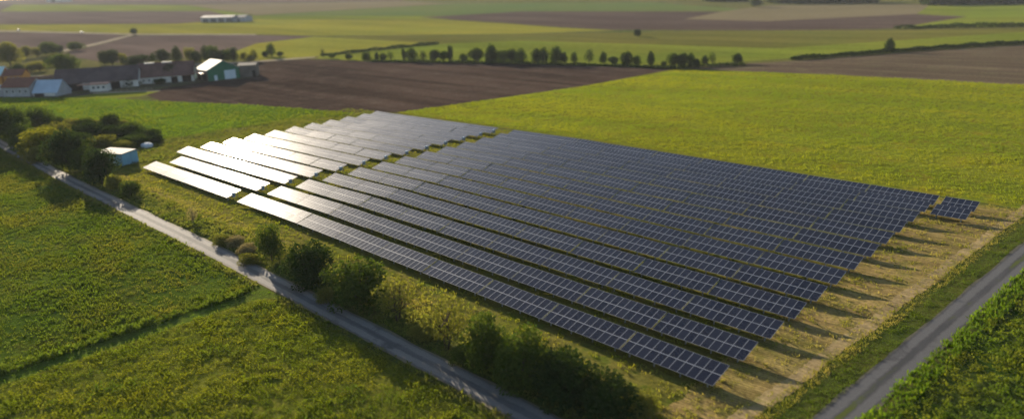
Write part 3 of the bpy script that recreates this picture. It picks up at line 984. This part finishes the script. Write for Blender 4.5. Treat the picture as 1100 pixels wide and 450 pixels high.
# ---- row of trees behind the ploughed field
row = [((-307.3, 165), 5, 5), ((-302.9, 167.1), 11, 8), ((-297.3, 169.8), 5, 5), ((-261.1, 178.2), 9, 5), ((-252.7, 179.3), 5, 5), ((-235.3, 179.5), 6, 7), ((-222.7, 183), 9, 7), ((-214.6, 184.3), 10, 5),
       ((-211, 186.1), 9, 7), ((-206.8, 188.2), 9, 6), ((-197.6, 190.2), 12, 5), ((-193, 192.5), 15, 10), ((-187, 195.5), 13, 8), ((-179.2, 196.8), 14, 12), ((-174.3, 199.3), 11, 9), ((-170.9, 201), 16, 7),
       ((-162.4, 202.8), 9, 8), ((-155.8, 206.1), 15, 12), ((-145.1, 206.7), 18, 13), ((-139.2, 209.7), 15, 11), ((-135.2, 211.7), 15, 9), ((-130.8, 214), 17, 12), ((-122.2, 216), 15, 9), ((-117.3, 216.2), 16, 11),
       ((-113.2, 220.6), 18, 10), ((-109.8, 222.3), 14, 8), ((-104.7, 224.9), 13, 7), ((-96.7, 226.7), 17, 11), ((-90.6, 229.9), 13, 8), ((-83.7, 229), 9, 9), ((-77, 230.3), 14, 13), ((-71.6, 231), 10, 7),
       ((-64.8, 232.4), 13, 7), ((-58.4, 233.6), 7, 6), ((-53.2, 234), 14, 12), ((-48.6, 233.7), 13, 9), ((-45.4, 234.8), 15, 10), ((-41.7, 234.2), 9, 8), ((-44.2, 245.5), 12, 6), ((-43, 250), 12, 8), ((-33.3, 255.5), 10, 8)]
for i, (p, hp, wp) in enumerate(row):
    tree('field_tree', 'tree in the far row behind the ploughed field, %s from the left' % ordw(i), 'tree', p[0], p[1],
         size_at(p, hp) * random.uniform(0.85, 1.2), size_at(p, wp) * random.uniform(0.9, 1.5), ('tall' if hp > wp * 1.25 else 'round') if i % 3 else random.choice(('bush', 'sparse', 'tall')), ['lf_dark', 'lf_tree', 'lf_dark', 'lf_dark', 'lf_tree'][i % 5], (i * 7) % 5, 'row of trees behind the ploughed field')

lone = [((-171.9, 373), 8, 7, 'small lone tree out in the far olive field'), ((8.7, 325.1), 13, 8, 'lone upright bush on the hedge beside the brown field at right'),
        ((-660.2, 207.6), 6, 6, 'tiny tree where the pale lane meets the far road'), ((-264.3, 725.2), 8, 10, 'dark distant tree at the top edge right of centre')]
for i, (p, hp, wp, lab) in enumerate(lone):
    tree('lone_tree', lab, 'tree', p[0], p[1], size_at(p, hp), size_at(p, wp) * 1.1, 'tall' if hp > wp * 1.3 else 'round', 'lf_dark', i % 3)

# ---- hedge along the stubble field
def hedge(name, label, pts, wid, hgt, leaf, dens):
    n0 = []
    for (a, b) in zip(pts, pts[1:]):
        L = math.hypot(b[0] - a[0], b[1] - a[1])
        n = int(L * dens)
        t = rng.random(n)
        x = a[0] + (b[0] - a[0]) * t + rng.normal(0, wid * 0.35, n)
        y = a[1] + (b[1] - a[1]) * t + rng.normal(0, wid * 0.35, n)
        hh = hgt * (0.4 + 0.9 * vnoise(x, y, 7.0, 3))
        n0.append(np.stack([x, y, ztv(x, y) + rng.random(n) * hh], 1))
    P = np.concatenate(n0)
    v, f = leaves(P, 0.7 * rng.uniform(0.6, 1.4, len(P)), 1.2, 0.8)
    root = empty(name, (pts[0][0], pts[0][1], zt(*pts[0])))
    o = link('foliage', mesh_np('foliage', v - np.array(root.location), f, M[leaf]), root)
    V, F = [], []
    for (a, b) in zip(pts, pts[1:]):
        L = math.hypot(b[0] - a[0], b[1] - a[1])
        for k in range(int(L / 4)):
            t = (k + random.random()) / (L / 4)
            q = (a[0] + (b[0] - a[0]) * t, a[1] + (b[1] - a[1]) * t)
            z = zt(*q)
            b0 = (q[0] - root.location.x, q[1] - root.location.y, z - root.location.z)
            tube(V, F, [b0, (b0[0] + random.uniform(-.3, .3), b0[1] + random.uniform(-.3, .3), b0[2] + hgt * 0.7)], [0.08, 0.03], 4)
    link('stems', mesh_py('stems', V, F, M['bark']), root)
    return tag(root, label, 'hedge')


hedge('hedge', 'long dark hedge along the upper edge of the brown field at right', [(-18.1, 277.7), (9.5, 322.8), (32.5, 364.2), (51.2, 388.4), (97.4, 476.5)], 1.2, 1.7, 'lf_dark', 50)
hedge('hedge', 'thin dark hedge slanting across the yellow field behind the tree row', [(-273.2, 184.2), (-270.6, 274.9)], 1.5, 1.6, 'lf_dark', 40)
hedge('hedge', 'dark green hedge in the far distance at upper right', [(-41, 485.6), (27.3, 510.6), (91.1, 557.1)], 3, 2.6, 'lf_dark', 50)
hedge('hedge', 'dark hedge at the foot of the far tree row', [(-211.6, 179), (-130.6, 207), (-88.9, 221.9), (-47.5, 228.2), (-26.6, 249.6)], 1.6, 1.2, 'lf_dark', 26)

# ---- far woods on the horizon
def wood(label, pts, depth, hgt, n, leaf):
    P = []
    for (a, b) in zip(pts, pts[1:]):
        m = n // (len(pts) - 1)
        t = rng.random(m)
        d = rng.random(m) * depth
        x = a[0] + (b[0] - a[0]) * t + FX * d
        y = a[1] + (b[1] - a[1]) * t + FY * d
        h = hgt * (0.55 + 0.6 * vnoise(x, y, 14.0, 9)) * rng.random(m) ** 0.6
        P.append(np.stack([x, y, ztv(x, y) + h], 1))
    P = np.concatenate(P)
    v, f = leaves(P, 3.2 * rng.uniform(0.6, 1.4, len(P)), 1.3, 0.9)
    o = link('far_wood', mesh_np('far_wood', v, f, M[leaf]))
    tag(o, label, 'wood', None, 'stuff')


wood('distant dark wood along the top edge at right', [(-268.4, 785), (-224.7, 797.3), (-161.3, 810.7)], 40, 11, 9000, 'lf_dark')
wood('distant scattered wood at the upper right corner', [(-104.4, 779.8), (-60.9, 802.9), (-7.8, 802.3)], 30, 8, 5000, 'lf_dark')
wood('distant wood at the top edge right of centre', [(-373, 808.3), (-324.1, 825)], 30, 8, 2600, 'lf_dark')

# ================================================================== FARM
farm_trees = [
    ((-417.5, 50.8), 21, 20, 'lf_olive'), ((-473.4, 72.1), 11, 9, 'lf_olive'), ((-474.1, 78.6), 9, 8, 'lf_olive'), ((-485.5, 87.2), 12, 10, 'lf_tree'), ((-488.9, 92.8), 11, 8, 'lf_tree'), ((-493.2, 98.2), 8, 6, 'lf_dark'),
    ((-510.5, 113.6), 8, 12, 'lf_tree'), ((-344.6, 39.3), 10, 9, 'lf_dark'), ((-355.1, 47.6), 8, 10, 'lf_olive'), ((-356, 52), 9, 12, 'lf_olive'), ((-383.6, 63), 8, 7, 'lf_dark'), ((-327.9, 57.8), 18, 24, 'lf_tree'),
    ((-358.8, 86.8), 13, 8, 'lf_dark'), ((-353.2, 89.8), 14, 14, 'lf_dark'), ((-345.7, 93.6), 11, 7, 'lf_olive'), ((-330.2, 96.3), 10, 24, 'lf_dark'), ((-345.1, 110.7), 8, 5, 'lf_dark'), ((-331.7, 111.8), 13, 13, 'lf_dark'),
    ((-322.5, 116.5), 16, 8, 'lf_dark'), ((-320.1, 123.3), 14, 11, 'lf_olive'), ((-309.8, 122.9), 12, 9, 'lf_dark'), ((-315.2, 131.4), 15, 9, 'lf_dark'), ((-305, 130.9), 16, 12, 'lf_tree'), ((-299.6, 133.6), 12, 10, 'lf_dark'),
    ((-295.5, 135.7), 13, 7, 'lf_tree'), ((-294.8, 138.8), 14, 8, 'lf_dark'), ((-291.7, 143.2), 9, 7, 'lf_olive'), ((-279.3, 141.1), 9, 9, 'lf_olive'), ((-285.2, 146.4), 12, 7, 'lf_olive'), ((-485.3, 59.6), 10, 14, 'lf_olive')]
for i, (p, hp, wp, lf) in enumerate(sorted(farm_trees, key=lambda t: t[0][0] * 0.7107 + t[0][1] * 0.7027)):
    tree('farm_tree', 'tree behind the farm buildings, %s from the left' % ordw(i), 'tree', p[0], p[1], size_at(p, hp), size_at(p, wp) * 1.12,
         'tall' if hp > wp * 1.3 else 'round', lf, i % 3, 'trees behind the farm buildings')
p = (-231.8, 78.3)
tree('farm_tree', 'large round tree standing in front of the brown roofed barn', 'tree', p[0], p[1], size_at(p, 17), size_at(p, 20), 'round', 'lf_dark', 1)
p = (-229.2, 57.9)
tree('farm_bush', 'dark bush against the wall of the long slate roofed barn', 'bush', p[0], p[1], size_at(p, 9), size_at(p, 16), 'bush', 'lf_dark', 2)
p = (-226.5, 70.2)
tree('farm_bush', 'dark bush left of the large round tree by the barn', 'bush', p[0], p[1], size_at(p, 5), size_at(p, 12), 'bush', 'lf_dark', 0)


def house(name, label, cat, A, B, depth, eave, ridge, wall, roof, over=0.5, ends=None, roof2=None, ridge_at=0.5):
    """gabled building: A, B are the ground corners of the long side facing the solar site (left, right);
    returns root whose local x runs from A to B and local y runs back into the building"""
    ax = Vector((B[0] - A[0], B[1] - A[1]))
    L = ax.length
    rz = math.atan2(ax.y, ax.x)
    root = empty(name, (A[0], A[1], zt(A[0], A[1])), rz)
    tag(root, label, cat)
    ym = depth * ridge_at
    V = [(0, 0, -1), (L, 0, -1), (L, depth, -1), (0, depth, -1), (0, 0, eave), (L, 0, eave), (L, depth, eave), (0, depth, eave), (0, ym, ridge), (L, ym, ridge)]
    F = [(0, 1, 5, 4), (2, 3, 7, 6), (3, 0, 4, 8, 7), (1, 2, 6, 9, 5), (4, 5, 9, 8), (6, 7, 8, 9)]
    fm = [0, 0, 1, 1, 0, 0]
    link('wall', mesh_py('wall', V, F, [M[wall], M[ends or wall]], fm), root)
    t = 0.22
    for side, rm in ((0, roof), (1, roof2 or roof)):
        y0 = -over if side == 0 else depth + over
        run = (ym + over) if side == 0 else (depth - ym + over)
        z0 = eave - over * (ridge - eave) / (run - over)
        V = [(-over, y0, z0 + 0.03), (L + over, y0, z0 + 0.03), (L + over, ym, ridge + 0.03), (-over, ym, ridge + 0.03)]
        V += [(x, y, z + t) for x, y, z in V]
        F = [(0, 3, 2, 1), (4, 5, 6, 7), (0, 1, 5, 4), (1, 2, 6, 5), (2, 3, 7, 6), (3, 0, 4, 7)]
        link('roof_slope', mesh_py('roof_slope', V, F, M[rm]), root)
    return root, L


def opening(root, name, x0, x1, z0, z1, mat, y=-0.04, t=0.05):
    return boxes(name, [(x0, x1, y, y + t, z0, z1)], M[mat], root)


def framed_window(root, x0, x1, z0, z1, y=-0.05):
    o = opening(root, 'window', x0, x1, z0, z1, 'white_wall', y, 0.06)
    boxes('pane', [(x0 + 0.12, x1 - 0.12, y - 0.02, y - 0.004, z0 + 0.12, z1 - 0.12)], M['window'], o)


def end_opening(root, name, L, y0, y1, z0, z1, mat):
    return boxes(name, [(L - 0.01, L + 0.05, y0, y1, z0, z1)], M[mat], root)


# long slate barn
r, L = house('barn', 'long dark slate roofed barn in the middle of the farm', 'barn', (-241, 30.5), (-225.3, 60.2), 15, 3.4, 8.8, 'white_wall', 'slate')
opening(r, 'barn_door', L * 0.15, L * 0.33, -0.5, 3.0, 'dark_open')
opening(r, 'barn_door', L * 0.66, L * 0.78, -0.5, 2.9, 'dark_open')
for u in (0.04, 0.09, 0.42, 0.5, 0.58, 0.84, 0.91):
    framed_window(r, L * u, L * u + 1.1, 1.1, 2.3)
# brown tiled barn
r, L = house('barn', 'brown tiled barn between the slate barn and the green hall', 'barn', (-232.4, 63.1), (-221.5, 84.3), 14, 3.2, 8.8, 'white_wall', 'brown_roof')
opening(r, 'barn_door', L * 0.78, L * 0.95, -0.5, 2.9, 'dark_open')
opening(r, 'barn_door', L * 0.58, L * 0.70, -0.5, 2.6, 'dark_open')
for u in (0.06, 0.16, 0.26):
    framed_window(r, L * u, L * u + 1.0, 1.0, 2.1)
for u in (0.10, 0.42):
    boxes('skylight', [(L * u, L * u + 4.5, 6.3, 6.95, 8.55, 9.12)], M['white_roof'], r)
# green hall with white and faded red roof
A, B = (-225.5, 87.4), (-212.5, 87.2)
r, L = house('hall', 'green gabled hall with white roof and pale sliding door', 'hall', A, B, 15.5, 5.0, 8.8, 'concrete', 'white_roof', ends='green_wall')
end_opening(r, 'sliding_door', L, 8.0, 13.5, -0.5, 4.2, 'door')
end_opening(r, 'side_door', L, 3.0, 4.4, -0.5, 2.4, 'door')
opening(r, 'gate', L * 0.1, L * 0.4, -0.5, 3.2, 'dark_open')
opening(r, 'gate', L * 0.5, L * 0.9, -0.5, 3.2, 'dark_open')
boxes('lean_to_roof', [(-1.0, L + 0.3, -3.5, -0.55, 3.75, 3.95)], M['pink_roof'], r)
boxes('post', [(0.2, 0.45, -3.3, -3.05, -1, 3.75)], M['timber'], r)
boxes('post', [(L - 0.3, L - 0.05, -3.3, -3.05, -1, 3.75)], M['timber'], r)
# concrete store at the right
r, L = house('store', 'grey concrete store beside the green hall, rightmost farm building', 'store', (-213.2, 102.6), (-208.4, 109.3), 9, 5.4, 6.2, 'concrete', 'concrete', over=0.25)
for u in (0.2, 0.45, 0.7):
    boxes('buttress', [(L * u, L * u + 0.5, -0.5, 0.02, -1, 4.2)], M['concrete'], r)
opening(r, 'gate', L * 0.78, L * 0.96, -0.5, 3.0, 'dark_open')
# small shed with three windows
r, L = house('shed', 'small white shed with three windows in front of the slate barn', 'shed', (-225.6, 40), (-221.2, 45.9), 4.5, 3.0, 3.5, 'white_wall', 'pink_roof', over=0.4, ridge_at=0.8)
for u in (0.14, 0.42, 0.70):
    framed_window(r, L * u, L * u + 1.3, 1.2, 2.3)
boxes('porch_roof', [(-5.0, -0.45, -0.2, 4.5, 2.95, 3.15)], M['pink_roof'], r)
boxes('post', [(-4.8, -4.6, 0.0, 0.2, -1, 2.95)], M['timber'], r)
boxes('post', [(-4.8, -4.6, 4.1, 4.3, -1, 2.95)], M['timber'], r)
# pale blue roofed hall
r, L = house('hall', 'pale blue roofed hall with white trim at the left of the farm', 'hall', (-232.8, 19.9), (-224.1, 26.9), 9, 1.6, 6.2, 'grey_wall', 'blue_roof', over=0.3)
opening(r, 'gate', L * 0.06, L * 0.45, -0.5, 1.3, 'dark_open')
opening(r, 'roof_light', L * 0.5, L * 0.9, 0.2, 1.3, 'white_wall')
# grey walled red roofed house
r, L = house('house', 'grey walled house with red tiled roof left of the pale blue hall', 'house', (-244.1, 11.4), (-234.1, 19.2), 10, 4.2, 7.4, 'grey_wall', 'red_roof')
for u in (0.12, 0.35, 0.6, 0.82):
    framed_window(r, L * u, L * u + 1.1, 1.6, 2.9)
# orange house
r, L = house('house', 'orange house with red roof behind the grey walled house', 'house', (-290.2, 21.6), (-285.2, 28.2), 8, 5.0, 7.4, 'orange_wall', 'red_roof')
for u in (0.2, 0.45, 0.7):
    framed_window(r, L * u, L * u + 1.2, 2.8, 4.2)
r, L = house('house', 'house with pale teal roof cut by the left edge of the picture', 'house', (-299, 12.6), (-291.6, 20.7), 9, 5.4, 8.8, 'orange_wall', 'teal_roof')
framed_window(r, L * 0.4, L * 0.4 + 1.2, 2.6, 4.0)
r, L = house('shed', 'white roofed low shed at the left edge below the orange house', 'shed', (-255.1, 6), (-246.3, 11.5), 7, 3.0, 4.4, 'grey_wall', 'white_roof')
opening(r, 'gate', L * 0.3, L * 0.6, -0.5, 2.4, 'dark_open')
# garden wall left of the barn
r = boxes('garden_wall', [(0, 22, -0.15, 0.15, -0.5, 1.6)], M['concrete'])
q = (-316.4, 33.6)
r.location = (q[0], q[1], zt(*q))
r.rotation_euler = (0, 0, math.atan2(0.75, 0.66))
tag(r, 'low pale wall between the trees and the slate barn', 'wall')
# far long building
r, L = house('warehouse', 'long grey distant building among the far fields at upper left', 'warehouse', (-775.5, 324.8), (-735.8, 346), 16, 5.5, 7.2, 'grey_wall', 'slate_blue_roof')
for u in (0.15, 0.4, 0.65, 0.9):
    opening(r, 'gate', L * u - 4, L * u + 4, 0, 4.2, 'window', -0.2, 0.25)
r, L = house('warehouse', 'pale end hall joined right of the long distant building', 'warehouse', (-738, 348.1), (-724.6, 355.7), 16, 5.0, 7.2, 'grey_wall', 'slate_blue_roof')
opening(r, 'gate', L * 0.3, L * 0.6, 0, 3.5, 'window', -0.2, 0.25)
r, L = house('warehouse', 'tiny white distant hall at the top edge, upper left', 'warehouse', (-2306.8, 541.6), (-2235.3, 560.3), 30, 14, 20, 'white_wall', 'white_roof')
opening(r, 'gate', L * 0.3, L * 0.6, 0, 8, 'window', -0.3, 0.35)

# farm fence by the lane
fa, fb = (-214.5, 46.8), (-202.6, 60.5)
root = empty('paddock_fence', (fa[0], fa[1], zt(*fa)), math.atan2(fb[1] - fa[1], fb[0] - fa[0]))
FL = math.hypot(fb[0] - fa[0], fb[1] - fa[1])
nb = int(FL / 2.6)
for k in range(nb + 1):
    boxes('post', [(k * 2.6 - 0.07, k * 2.6 + 0.07, -0.07, 0.07, -0.3, 1.2)], M['wood'], root)
for z in (0.5, 0.95):
    boxes('rail', [(0, nb * 2.6, -0.1, -0.075, z, z + 0.13)], M['wood'], root)
tag(root, 'pale wooden paddock fence in front of the barns', 'fence')

# ---- pale blue shed by the thicket
r, L = house('field_shed', 'pale blue shed with white flat roof beside the thicket', 'shed', (-66.3, -4.4), (-59.0, -1.2), 4.6, 2.9, 3.2, 'blue_wall', 'shed_roof', over=0.35, ridge_at=0.9)
opening(r, 'door', L * 0.55, L * 0.69, -0.2, 2.1, 'door')
opening(r, 'vent', L * 0.2, L * 0.32, 1.9, 2.4, 'window')
# pale covered tank
q = (-78.4, 11.3)
V, F = [], []
nseg = 12
for j, (rr, zz) in enumerate(((1.9, -0.2), (1.9, 0.7), (1.5, 1.0), (0.0, 1.15))):
    for k in range(nseg):
        t = 2 * math.pi * k / nseg
        V.append((rr * math.cos(t), rr * 0.8 * math.sin(t), zz + (0.06 * math.sin(3 * t) if j == 2 else 0)))
for j in range(3):
    for k in range(nseg):
        F.append((j * nseg + k, j * nseg + (k + 1) % nseg, (j + 1) * nseg + (k + 1) % nseg, (j + 1) * nseg + k))
o = link('covered_heap', mesh_py('covered_heap', V, F, M['tarp']))
o.location = (q[0], q[1], zt(*q))
tag(o, 'pale covered heap in the grass right of the thicket', 'heap')


# ---- two white vehicles far off on the road
def car(label, p, rz, sc):
    root = empty('car', (p[0], p[1], zt(*p) + 0.05), rz)
    root.scale = (sc, sc, sc)
    prof = [(-2.1, 0.35), (2.1, 0.35), (2.15, 0.85), (1.2, 1.0), (0.6, 1.5), (-1.5, 1.55), (-2.1, 1.0)]
    V = [(x, -0.85, z) for x, z in prof] + [(x, 0.85, z) for x, z in prof]
    n = len(prof)
    F = [tuple(range(n - 1, -1, -1)), tuple(range(n, 2 * n))] + [(k, (k + 1) % n, (k + 1) % n + n, k + n) for k in range(n)]
    link('body', mesh_py('body', V, F, M['car_white']), root)
    for y in (-0.87, 0.85):
        boxes('side_window', [(-1.3, 0.5, y, y + 0.02, 1.02, 1.4)], M['window'], root)
    for x in (-1.3, 1.3):
        for y in (-0.8, 0.8):
            V, F = [], []
            tube(V, F, [(x, y - 0.1, 0.33), (x, y + 0.1, 0.33)], [0.33, 0.33], 10)
            link('wheel', mesh_py('wheel', V, F, M['rubber']), root)
    tag(root, label, 'car', 'white cars on the far road')


car('tiny white car on the far pale road near the left edge', (-885.6, 158), 0.2, 1.15)
car('tiny white car on the far pale road, the right one of two', (-751, 186.3), 0.2, 1.0)

# ================================================================== GROUND COVER
def outside_path(x, y):
    return x < 42.6


MEAD = [(-150, -17.0), (40.2, -17.0), (42.2, -18.2), (42.6, -20), (42.6, -62), (20, -62), (-40, -40), (-100, -26)]
scatter('meadow_grass', MEAD, M['lf_meadow'], 'dark green uneven meadow grass left of the road', 'grass', 4.6, 7, 0.33, 0.26, 0.08, lean=0.8, width=0.42, clump=7.0, drop=0.5, seed=3)
M['lf_tuft'] = leaf_mat('tall_tuft_blades', (0.05, 0.06691, 0.01029), (0.08235, 0.09118, 0.01691), (0.03971, 0.06324, 0.009559), 0.45, 0.1)
scatter('meadow_tufts', MEAD, M['lf_tuft'], 'taller yellowish grass tufts standing out of the dark meadow', 'grass', 0.6, 20, 0.7, 0.28, 0.16, lean=0.7, width=0.28, clump=7.0, drop=1.0, seed=61)
CROP = [(45.5, -20.0), (46.3, -18.2), (48.4, -17.2), (112, -17.2), (112, -48), (50, -60), (45.5, -60)]
scatter('crop_plants', CROP, M['lf_crop'], 'yellow green leafy crop at lower left', 'crop', 6.0, 12, 0.36, 0.17, 0.22, lean=0.9, width=0.5, clump=3.4, drop=0.3, seed=7)
scatter('crop_tufts', CROP, M['lf_tuft'], 'taller yellowish clumps in the leafy crop at lower left', 'crop', 0.7, 20, 0.6, 0.24, 0.26, lean=0.7, width=0.35, clump=4.0, drop=0.9, seed=67)
BEAN = [(114.8, -10), (160, -10), (160, 60), (132, 110), (121.9, 110)]
scatter('bean_plants', BEAN, M['lf_bean'], 'lush leafy green crop at the lower right corner', 'crop', 4.2, 11, 0.34, 0.20, 0.34, lean=1.0, width=0.7, clump=2.2, drop=0.25, seed=9)
NEP = [(-63, 86.2), (111.2, 84.4), (120.5, 238), (-6, 230), (-43, 222), (-49, 165)]
scatter('mustard_plants', NEP, M['lf_ne'], 'yellow green crop behind the solar tables', 'crop', 2.0, 8, 0.46, 0.21, 0.18, lean=0.9, width=0.5, clump=4.0, drop=0.25, seed=13)
scatter('green_field_grass', GREEN, M['lf_green'], 'bright green short crop between farm and solar tables', 'crop', 1.0, 5, 0.40, 0.42, 0.08, lean=0.9, width=0.4, clump=9.0, drop=0.35, seed=17)
scatter('site_grass', SITE, M['lf_site'], 'short yellow green grass between the rows of solar tables', 'grass', 2.2, 6, 0.26, 0.24, 0.04, lean=0.7, width=0.35, clump=3.0, drop=0.5, seed=19,
        keep=lambda x, y: x < 101 + 2 * np.sin(y * 0.4))
MAR = [(98.5, -6), (106.8, -8), (111.5, 83), (98, 83)]
scatter('dry_margin_grass', MAR, M['lf_dry'], 'sparse dry grass on the mown margin right of the tables', 'grass', 3.2, 5, 0.25, 0.24, 0.03, lean=0.9, width=0.3, clump=1.6, drop=0.75, seed=23)
TALL = [(105.9, -8), (107.6, -8), (113.6, 96), (112.2, 96)]
scatter('tall_margin_grass', TALL, M['lf_dry'], 'tall yellowish grass strip between bare track and ditch', 'grass', 8, 7, 0.25, 0.22, 0.04, lean=0.7, width=0.22, clump=2.0, drop=0.1, seed=29)
DIT = [(107.4, -10), (109.7, -10), (116.6, 110), (114.6, 110)]
scatter('ditch_grass', DIT, M['lf_ditch'], 'dark green grass in the ditch beside the asphalt track', 'grass', 8, 7, 0.24, 0.20, 0.03, lean=0.8, width=0.25, clump=2.0, drop=0.3, seed=31)
LUSH = [(112.9, -10), (115.2, -10), (122.4, 110), (120.0, 110)]
scatter('lush_verge_grass', LUSH, M['lf_lush'], 'bright green grass verge between asphalt track and leafy crop', 'grass', 8, 8, 0.22, 0.36, 0.12, lean=0.6, width=0.3, clump=2.0, drop=0.1, seed=37)
VER = [(-120, -12.6), (109.4, -12.6), (109.4, -8.0), (-58, -6.5), (-120, -4)]
scatter('verge_plants', VER, M['lf_verge'], 'rough weeds and grass on the verge between road and solar site', 'weeds', 5.0, 8, 0.3, 0.28, 0.18, lean=0.7, width=0.4, clump=2.6, drop=0.35, seed=41)
DRY = [(-58, -8.4), (104, -8.4), (104, -5.0), (-58, -4.0)]
scatter('dry_strip_grass', DRY, M['lf_dry'], 'dry yellowish grass strip below the front row of tables', 'grass', 5.0, 6, 0.25, 0.26, 0.04, lean=0.8, width=0.3, clump=2.2, drop=0.55, seed=43)
EDGE = [(-150, -16.35), (109.4, -16.35), (109.4, -17.6), (-150, -17.6)]
scatter('road_edge_grass', EDGE, M['lf_verge'], 'rough grass along the lower left edge of the farm road', 'grass', 6.0, 7, 0.25, 0.32, 0.10, lean=0.7, width=0.35, clump=2.0, drop=0.2, seed=47,
        keep=lambda x, y: (x < 41.5) | (x > 47.0))
PB = [(41.6, -18.0), (43.1, -20.0), (43.1, -60), (41.4, -60)]
scatter('path_bank_grass', PB, M['lf_ditch'], 'tall dark grass bank along the left side of the grass path', 'grass', 9.0, 8, 0.3, 0.36, 0.30, lean=0.6, width=0.35, clump=3.0, drop=0.1, seed=53)
scatter('path_grass', [(43.1, -16.6), (45.6, -16.6), (45.4, -60), (43.1, -60)], M['lf_lush'], 'short grass growing on the path between meadow and leafy crop', 'grass', 5, 6, 0.25, 0.16, 0.02, lean=0.9, width=0.3, clump=1.5, drop=0.6, seed=71)
SHED = [(-86, -6), (-58, -6), (-60, 82), (-84, 82)]
scatter('site_edge_grass', SHED, M['lf_verge'], 'rough grass along the left edge of the solar site', 'grass', 2.5, 6, 0.3, 0.34, 0.10, lean=0.7, width=0.35, clump=3.0, drop=0.4, seed=59)
